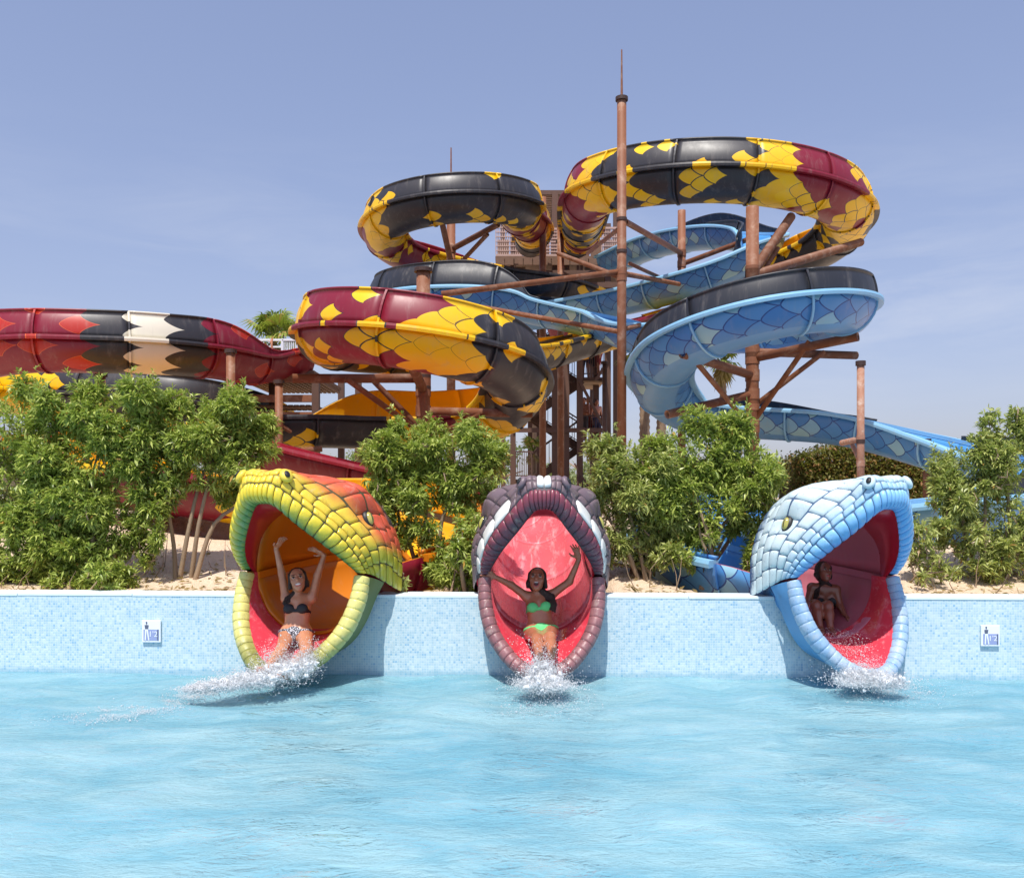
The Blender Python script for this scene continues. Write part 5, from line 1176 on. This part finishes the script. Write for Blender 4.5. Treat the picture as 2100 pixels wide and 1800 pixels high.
# small figures on the tower stairs and the start platform
def bather(label, x, y, z, rz, skin, short, H=1.70, arms='down', seed=0, group='people waiting on the stair tower', sit=False):
    f = Field(); k = H / 1.7; root = thing('person', label, 'person', (x, y, z), rz, group)
    f.ell((0, 0, .95 * k), (.16, .11, .12), None, .05); f.ell((0, 0, 1.15 * k), (.14, .1, .16), None, .06); f.ell((0, 0, 1.32 * k), (.17, .11, .13), None, .06); f.caps((-.17, 0, 1.42 * k), (.17, 0, 1.42 * k), .055, None, .05); f.caps((0, 0, 1.42 * k), (0, 0, 1.56 * k), .055, None, .03)
    f.ell((0, -.01, 1.60 * k), (.075, .095, .115), None, .02); f.ell((0, -.09, 1.58 * k), (.014, .02, .02), None, .01)
    for s in (-1, 1):
        st = .05 * s * (1 if seed % 2 else -1)
        if sit: f.caps((s * .085, 0, .92 * k), (s * .12, -.42, .98 * k), .09, .06, .05); f.caps((s * .12, -.42, .98 * k), (s * .1, -.82, .87 * k), .058, .036, .03); f.caps((s * .1, -.82, .87 * k), (s * .11, -.88, 1.0 * k), .04, .028, .02)
        else: f.caps((s * .085, 0, .92 * k), (s * .095, st - .02, .5 * k), .09, .06, .05); f.caps((s * .095, st - .02, .5 * k), (s * .1, st + .02, .07), .058, .036, .03); f.caps((s * .1, st + .03, .045), (s * .11, st - .14, .035), .04, .028, .02)
        if arms == 'up': f.caps((s * .19, 0, 1.42 * k), (s * .34, -.05, 1.38 * k), .05, .042, .03); f.caps((s * .34, -.05, 1.38 * k), (s * .33, -.08, 1.66 * k), .04, .028, .02); add_hand(f, (s * .33, -.08, 1.66 * k), (0, 0, 1), (0, -1, 0), 1.0, .2)
        elif arms == 'cross': f.caps((s * .19, 0, 1.42 * k), (s * .23, -.05, 1.14 * k), .05, .042, .03); f.caps((s * .23, -.05, 1.14 * k), (-s * .03, -.17, 1.18 * k), .04, .03, .02); add_hand(f, (-s * .03, -.17, 1.18 * k), (-s, 0, .1), (0, 1, 0), 1.0, .2)
        else: f.caps((s * .19, 0, 1.42 * k), (s * .24, .03, 1.13 * k), .05, .042, .03); f.caps((s * .24, .03, 1.13 * k), (s * .25, -.08, .88 * k), .04, .028, .02); add_hand(f, (s * .25, -.08, .88 * k), (0, -.2, -1), (-s, 0, 0), .6, .3)
    field_obj('body', f, .017, skin, root, (0, 0, 0))
    c = Field(); c.ell((0, 0, .93 * k), (.22, .2, .13), None, .01)
    if not sit:
        for s in (-1, 1): c.caps((s * .09, 0, .9 * k), (s * .095, -.01, .6 * k), .11, .11, .01)
    field_obj('shorts', f, .017, short, root, (0, 0, 0), c, .014)
    g = Field(); g.ell((0, .018, 1.635 * k), (.082, .09, .095), None, .02); field_obj('hair', g, .017, HAIR, root, (0, 0, 0))
    return root
NAVY = weathered('navy_cloth', RGB(34, 42, 78), .7, .1); REDC = weathered('red_cloth', RGB(150, 40, 44), .7, .1); GREYC = weathered('dark_grey_cloth', RGB(48, 48, 54), .7, .1)
def on_land(i, fx, dy): a, b, z = LAND[i]; return (tb.x + a + (b - a) * fx, TY + dy, tb.z + z - .01)
spots = [(1, .10, .6, 'man with crossed arms on the lower tower landing', SKIN2, GREYC, 'cross'), (1, .34, 1.1, 'bather standing behind the man with crossed arms on the tower', SKIN1, REDC, 'down'), (1, .72, .8, 'bather in navy shorts at the right end of the lower landing', SKIN2, NAVY, 'down'),
         (2, .6, .6, 'bather on the left middle landing of the tower', SKIN3, GREYC, 'down'), (3, .2, .8, 'bather at the left of the upper right landing', SKIN3, NAVY, 'down'), (3, .5, 1.0, 'bather in the middle of the upper right landing', SKIN2, GREYC, 'cross'), (3, .8, .7, 'bather in red shorts at the right of the upper right landing', SKIN1, REDC, 'down')]
for i, (li, fx, dy, lab, sk, sh, ar) in enumerate(spots):
    x, y, z = on_land(li, fx, dy); bather(lab, x, y, z, rng.uniform(-1.2, 1.2), sk, sh, rng.uniform(1.6, 1.8), ar, i)
q = P(530, 768, PY + .9); bather('person in navy swimwear gripping the bar above the start of the flame slide', q.x, q.y, pb.z + zd + .05 - .74, .1, SKIN1, NAVY, 1.60, 'up', 9, None, True)
# ---------------------------------------------------------------- depth signs, splashes
SIGN_W = weathered('sign_white', RGB(236, 240, 246), .3, .03); SIGN_B = weathered('sign_blue', RGB(150, 162, 204), .4, .06); SIGN_G = weathered('sign_grey', RGB(92, 100, 122), .4, .06)
def text_mesh(txt, size, mat, parent, loc, name='numeral'):
    cu = bpy.data.curves.new(name, 'FONT'); cu.body = txt; cu.size = size; cu.align_x = 'CENTER'; cu.extrude = .0008
    o = bpy.data.objects.new(name, cu); col.objects.link(o); dg = bpy.context.evaluated_depsgraph_get(); me = bpy.data.meshes.new_from_object(o.evaluated_get(dg)); bpy.data.objects.remove(o)
    me.materials.clear(); me.materials.append(mat); n = bpy.data.objects.new(name, me); col.objects.link(n); n.parent = parent; n.location = loc; n.rotation_euler = (math.pi / 2, 0, 0); return n
def depth_sign(label, px, py0, py1):
    Y = 9.0; c = P(px, (py0 + py1) / 2, Y); x = c.x; Y = wall_y(x); c = P(px, (py0 + py1) / 2, Y); hgt = (py1 - py0) / F_PX * Y; w = hgt * .87
    r = thing('depth_sign', label, 'sign', (c.x, Y - .001, c.z - hgt / 2), math.atan(WALL_SLOPE), 'depth signs on the pool wall')
    o = MB().box((0, -.012, hgt / 2), (w, .022, hgt)).build('plate', SIGN_W, r); b = o.modifiers.new('bevel', 'BEVEL'); b.width = .004; b.segments = 2
    u = lambda fx: (fx - .5) * w; v = lambda fz: fz * hgt
    MB().box((u(.51), -.0245, v(.34)), (w * .82, .002, hgt * .50)).build('water_block', SIGN_B, r)
    MB().box((u(.86), -.0262, v(.34)), (w * .055, .002, hgt * .50)).build('water_edge', SIGN_G, r)
    g = MB().ball((u(.26), -.0265, v(.90)), (w * .045, .002, w * .055), 12, 6); g.box((u(.26), -.0265, v(.83)), (w * .025, .002, hgt * .05)); g.add([(u(.16), -.0262, v(.79)), (u(.37), -.0262, v(.79)), (u(.34), -.0262, v(.60)), (u(.19), -.0262, v(.60)), (u(.16), -.0282, v(.79)), (u(.37), -.0282, v(.79)), (u(.34), -.0282, v(.60)), (u(.19), -.0282, v(.60))], [(4, 5, 6, 7), (0, 1, 5, 4), (1, 2, 6, 5), (2, 3, 7, 6), (3, 0, 4, 7)])
    g.build('figure_body', SIGN_G, r)
    g = MB()
    for (a, b_, c_, d_) in ((.19, .27, .17, .23), (.26, .34, .36, .42)):
        g.add([(u(a), -.0265, v(.60)), (u(b_), -.0265, v(.60)), (u(d_), -.0265, v(.10)), (u(c_), -.0265, v(.10)), (u(a), -.0285, v(.60)), (u(b_), -.0285, v(.60)), (u(d_), -.0285, v(.10)), (u(c_), -.0285, v(.10))], [(4, 5, 6, 7), (0, 1, 5, 4), (1, 2, 6, 5), (2, 3, 7, 6), (3, 0, 4, 7)])
    g.build('figure_legs', SIGN_W, r)
    text_mesh("1'2", hgt * .36, SIGN_W, r, (u(.61), -.0272, v(.26)))
depth_sign('left depth sign with wading figure and 1\'2 on the mosaic wall', 312, 1271, 1316)
depth_sign('right depth sign with wading figure and 1\'2 on the mosaic wall', 2029, 1281, 1324)

m = Mat('foam'); t = m.t; d_ = t.nodes.new('ShaderNodeBsdfDiffuse'); d_.inputs['Color'].default_value = (.97, .985, 1.0, 1); tl_ = t.nodes.new('ShaderNodeBsdfTranslucent'); tl_.inputs['Color'].default_value = (.97, .985, 1.0, 1)
mx_ = t.nodes.new('ShaderNodeMixShader'); mx_.inputs[0].default_value = .4; t.links.new(d_.outputs[0], mx_.inputs[1]); t.links.new(tl_.outputs[0], mx_.inputs[2])
tp_ = t.nodes.new('ShaderNodeBsdfTransparent'); my_ = t.nodes.new('ShaderNodeMixShader'); my_.inputs[0].default_value = .30; t.links.new(mx_.outputs[0], my_.inputs[1]); t.links.new(tp_.outputs[0], my_.inputs[2]); t.links.new(my_.outputs[0], m.out.inputs['Surface']); FOAM = m.done()
m = Mat('spray'); m.set(color=RGB(246, 250, 255), rough=.12, spec=.7); SPRAY = m.done()
ICO_V = None
def droplets(pts, rad, rs=np.random.RandomState(99)):
    """Many tiny flattened drops as one mesh."""
    n = len(pts); nr = np.array([-.1, -.55, .8]) + rs.normal(size=(n, 3)) * .35; nr /= np.linalg.norm(nr, axis=1)[:, None]; u = np.cross(nr, rs.normal(size=(n, 3))); u /= np.linalg.norm(u, axis=1)[:, None]; w = np.cross(nr, u)
    r = rad[:, None]; v = np.stack([pts + u * r, pts + (-.5 * u + .87 * w) * r, pts + (-.5 * u - .87 * w) * r, pts + nr * r * .45], 1).reshape(-1, 3)
    fi = np.array([(0, 1, 3), (1, 2, 3), (2, 0, 3), (0, 2, 1)]); f = (fi[None] + (np.arange(n) * 4)[:, None, None]).reshape(-1, 3); return v, f
def splash(label, heaps, drops, seed, body):
    """body: polyline of the white water ((px,py,Y), radius); heaps and drops: spray thrown round it."""
    rs = np.random.RandomState(seed); Pn, Rn = [], []
    for (c, r, n) in heaps:
        n = int(n * 2.6); c = np.array(P(*c)); Pn.append(c + rs.normal(size=(n, 3)) * .52 * np.array(r)); Rn.append(rs.gamma(1.6, .0019, n) + .0018)
    for (c, s, n) in drops:
        n = int(n * 3); c = np.array(P(*c)); Pn.append(c + rs.normal(size=(n, 3)) * np.array(s)); Rn.append(rs.gamma(1.5, .0017, n) + .0014)
    f_ = Field()
    for (c0, r0), (c1, r1) in zip(body[:-1], body[1:]):
        A0, A1 = np.array(P(*c0)), np.array(P(*c1)); n = int(150 * max(.4, np.linalg.norm(A1 - A0) / .25))
        for i in range(n):
            t = rs.uniform(); R = r0 + (r1 - r0) * t; c = A0 + (A1 - A0) * t + rs.normal(size=3) * np.array([R, R * .9, R * .5]) * .5; q = R * rs.uniform(.05, .17)
            f_.ell(c, (q * rs.uniform(.8, 1.6), q * rs.uniform(.8, 1.6), q * rs.uniform(.6, 1.1)), None, .02)
            n_ = 26; Pn.append(c + rs.normal(size=(n_, 3)) * R * np.array([.4, .4, .34])); Rn.append(rs.gamma(1.5, .0018, n_) + .0015)
    Pn, Rn = np.vstack(Pn), np.concatenate(Rn); ok = Pn[:, 2] > -.01; Pn, Rn = Pn[ok], Rn[ok]
    l, h = f_.bounds(); l[2] = max(l[2], -.06); V, Q = surface_nets(*f_.grid(.0085, l - .03, h + .03))
    v, f = droplets(Pn, np.minimum(Rn, .014)); root = tag(mesh_obj('splash', v, f, FOAM, None, False), label, 'splash', kind='stuff')
    w = mesh_obj('white_water', V, Q, FOAM_CORE, root, True); w['kind'] = 'stuff'
m = Mat('foam_core'); n = m.noise(m.coord(), 70, 5, .7); m.set(color=(.97, .985, 1.0, 1), rough=.6, spec=.2, normal=m.bump(n, .25, .01))
tp_ = m.t.nodes.new('ShaderNodeBsdfTransparent'); my_ = m.t.nodes.new('ShaderNodeMixShader'); m.t.links.new((m.noise(m.coord(), 95, 4, .7).smooth(.44, .56) * .9).k, my_.inputs[0]); m.t.links.new(m.b.outputs[0], my_.inputs[1]); m.t.links.new(tp_.outputs[0], my_.inputs[2]); m.t.links.new(my_.outputs[0], m.out.inputs['Surface']); FOAM_CORE = m.done()
splash('white water thrown up round the legs at the yellow snake', [((600, 1372, 8.15), (.17, .16, .09), 1500), ((560, 1378, 8.05), (.16, .16, .07), 1300), ((625, 1352, 8.3), (.10, .12, .07), 700), ((565, 1352, 8.35), (.10, .12, .07), 600), ((520, 1396, 7.9), (.18, .15, .05), 1100), ((460, 1404, 7.85), (.22, .14, .035), 1100), ((400, 1412, 7.8), (.16, .10, .02), 500)],
       [((640, 1338, 8.4), (.07, .08, .06), 420), ((560, 1345, 8.3), (.09, .1, .06), 420), ((520, 1385, 7.9), (.22, .12, .05), 500), ((600, 1350, 8.1), (.12, .1, .1), 400)], 1, [((632, 1358, 8.25), .10), ((600, 1375, 8.08), .15), ((550, 1386, 8.0), .14), ((490, 1398, 7.9), .12), ((420, 1408, 7.82), .07), ((380, 1412, 7.8), .03)])
splash('white water where the woman in mint green meets the pool', [((1112, 1380, 8.1), (.15, .15, .12), 1700), ((1110, 1402, 7.95), (.20, .16, .07), 1300), ((1150, 1405, 7.9), (.18, .14, .03), 500), ((1075, 1402, 7.95), (.12, .12, .04), 350)], [((1112, 1352, 8.1), (.09, .1, .08), 420), ((1100, 1330, 8.3), (.2, .1, .08), 120), ((1112, 1395, 7.9), (.22, .15, .05), 400)], 2, [((1112, 1362, 8.2), .10), ((1112, 1385, 8.05), .16), ((1115, 1402, 7.95), .17), ((1150, 1406, 7.9), .06)])
splash('white water spilling from the lip of the blue snake', [((1770, 1388, 8.12), (.22, .15, .07), 1700), ((1800, 1398, 8.0), (.26, .15, .05), 1300), ((1745, 1400, 8.0), (.14, .12, .03), 500), ((1735, 1360, 8.4), (.16, .12, .02), 400)], [((1775, 1370, 8.1), (.13, .1, .07), 420), ((1790, 1392, 7.95), (.28, .14, .03), 400), ((1740, 1330, 8.6), (.12, .12, .04), 260), ((1720, 1300, 8.8), (.12, .12, .03), 160)], 3, [((1735, 1386, 8.15), .10), ((1775, 1390, 8.08), .14), ((1815, 1398, 8.0), .12), ((1850, 1402, 7.98), .06)])
# torn foam trails lying on the water
def foam_trail(label, ctrl, n, w, seed):
    rs = np.random.RandomState(seed); c = crom([tuple(P(px, py, CAM_H * F_PX / (py - HOR))) for (px, py) in ctrl], 40); i = rs.randint(0, len(c), n * 8); n = n * 8; p = c[i].copy(); f_ = 1 - i / len(c)
    p[:, :2] += rs.normal(size=(n, 2)) * np.array([w, w * .7]) * (0.5 + 1.0 * (1 - f_))[:, None]; keep = np.array([mnoise.noise(Vector((q[0] * 5, q[1] * 8, 3))) for q in p]) + .35 * f_ > rs.uniform(-.25, .35, n); p = p[keep]; p[:, 2] = .004 + rs.uniform(0, .012, len(p))
    v, f = droplets(p, rs.gamma(1.6, .0014, len(p)) + .0012); tag(mesh_obj('foam_trail', v, f, FOAM, None, True), label, 'foam', kind='stuff')
foam_trail('foam trail drifting left from the yellow snake', [(560, 1400), (480, 1412), (400, 1425), (300, 1455), (180, 1475)], 2600, .12, 4)
foam_trail('thin foam in front of the grey snake', [(1110, 1408), (1130, 1420), (1140, 1440), (1100, 1460)], 700, .16, 5)
foam_trail('thin foam in front of the blue snake', [(1790, 1400), (1810, 1410), (1850, 1420), (1800, 1435)], 800, .18, 6)
# sheet of water running down inside the jaws, full of bubbles
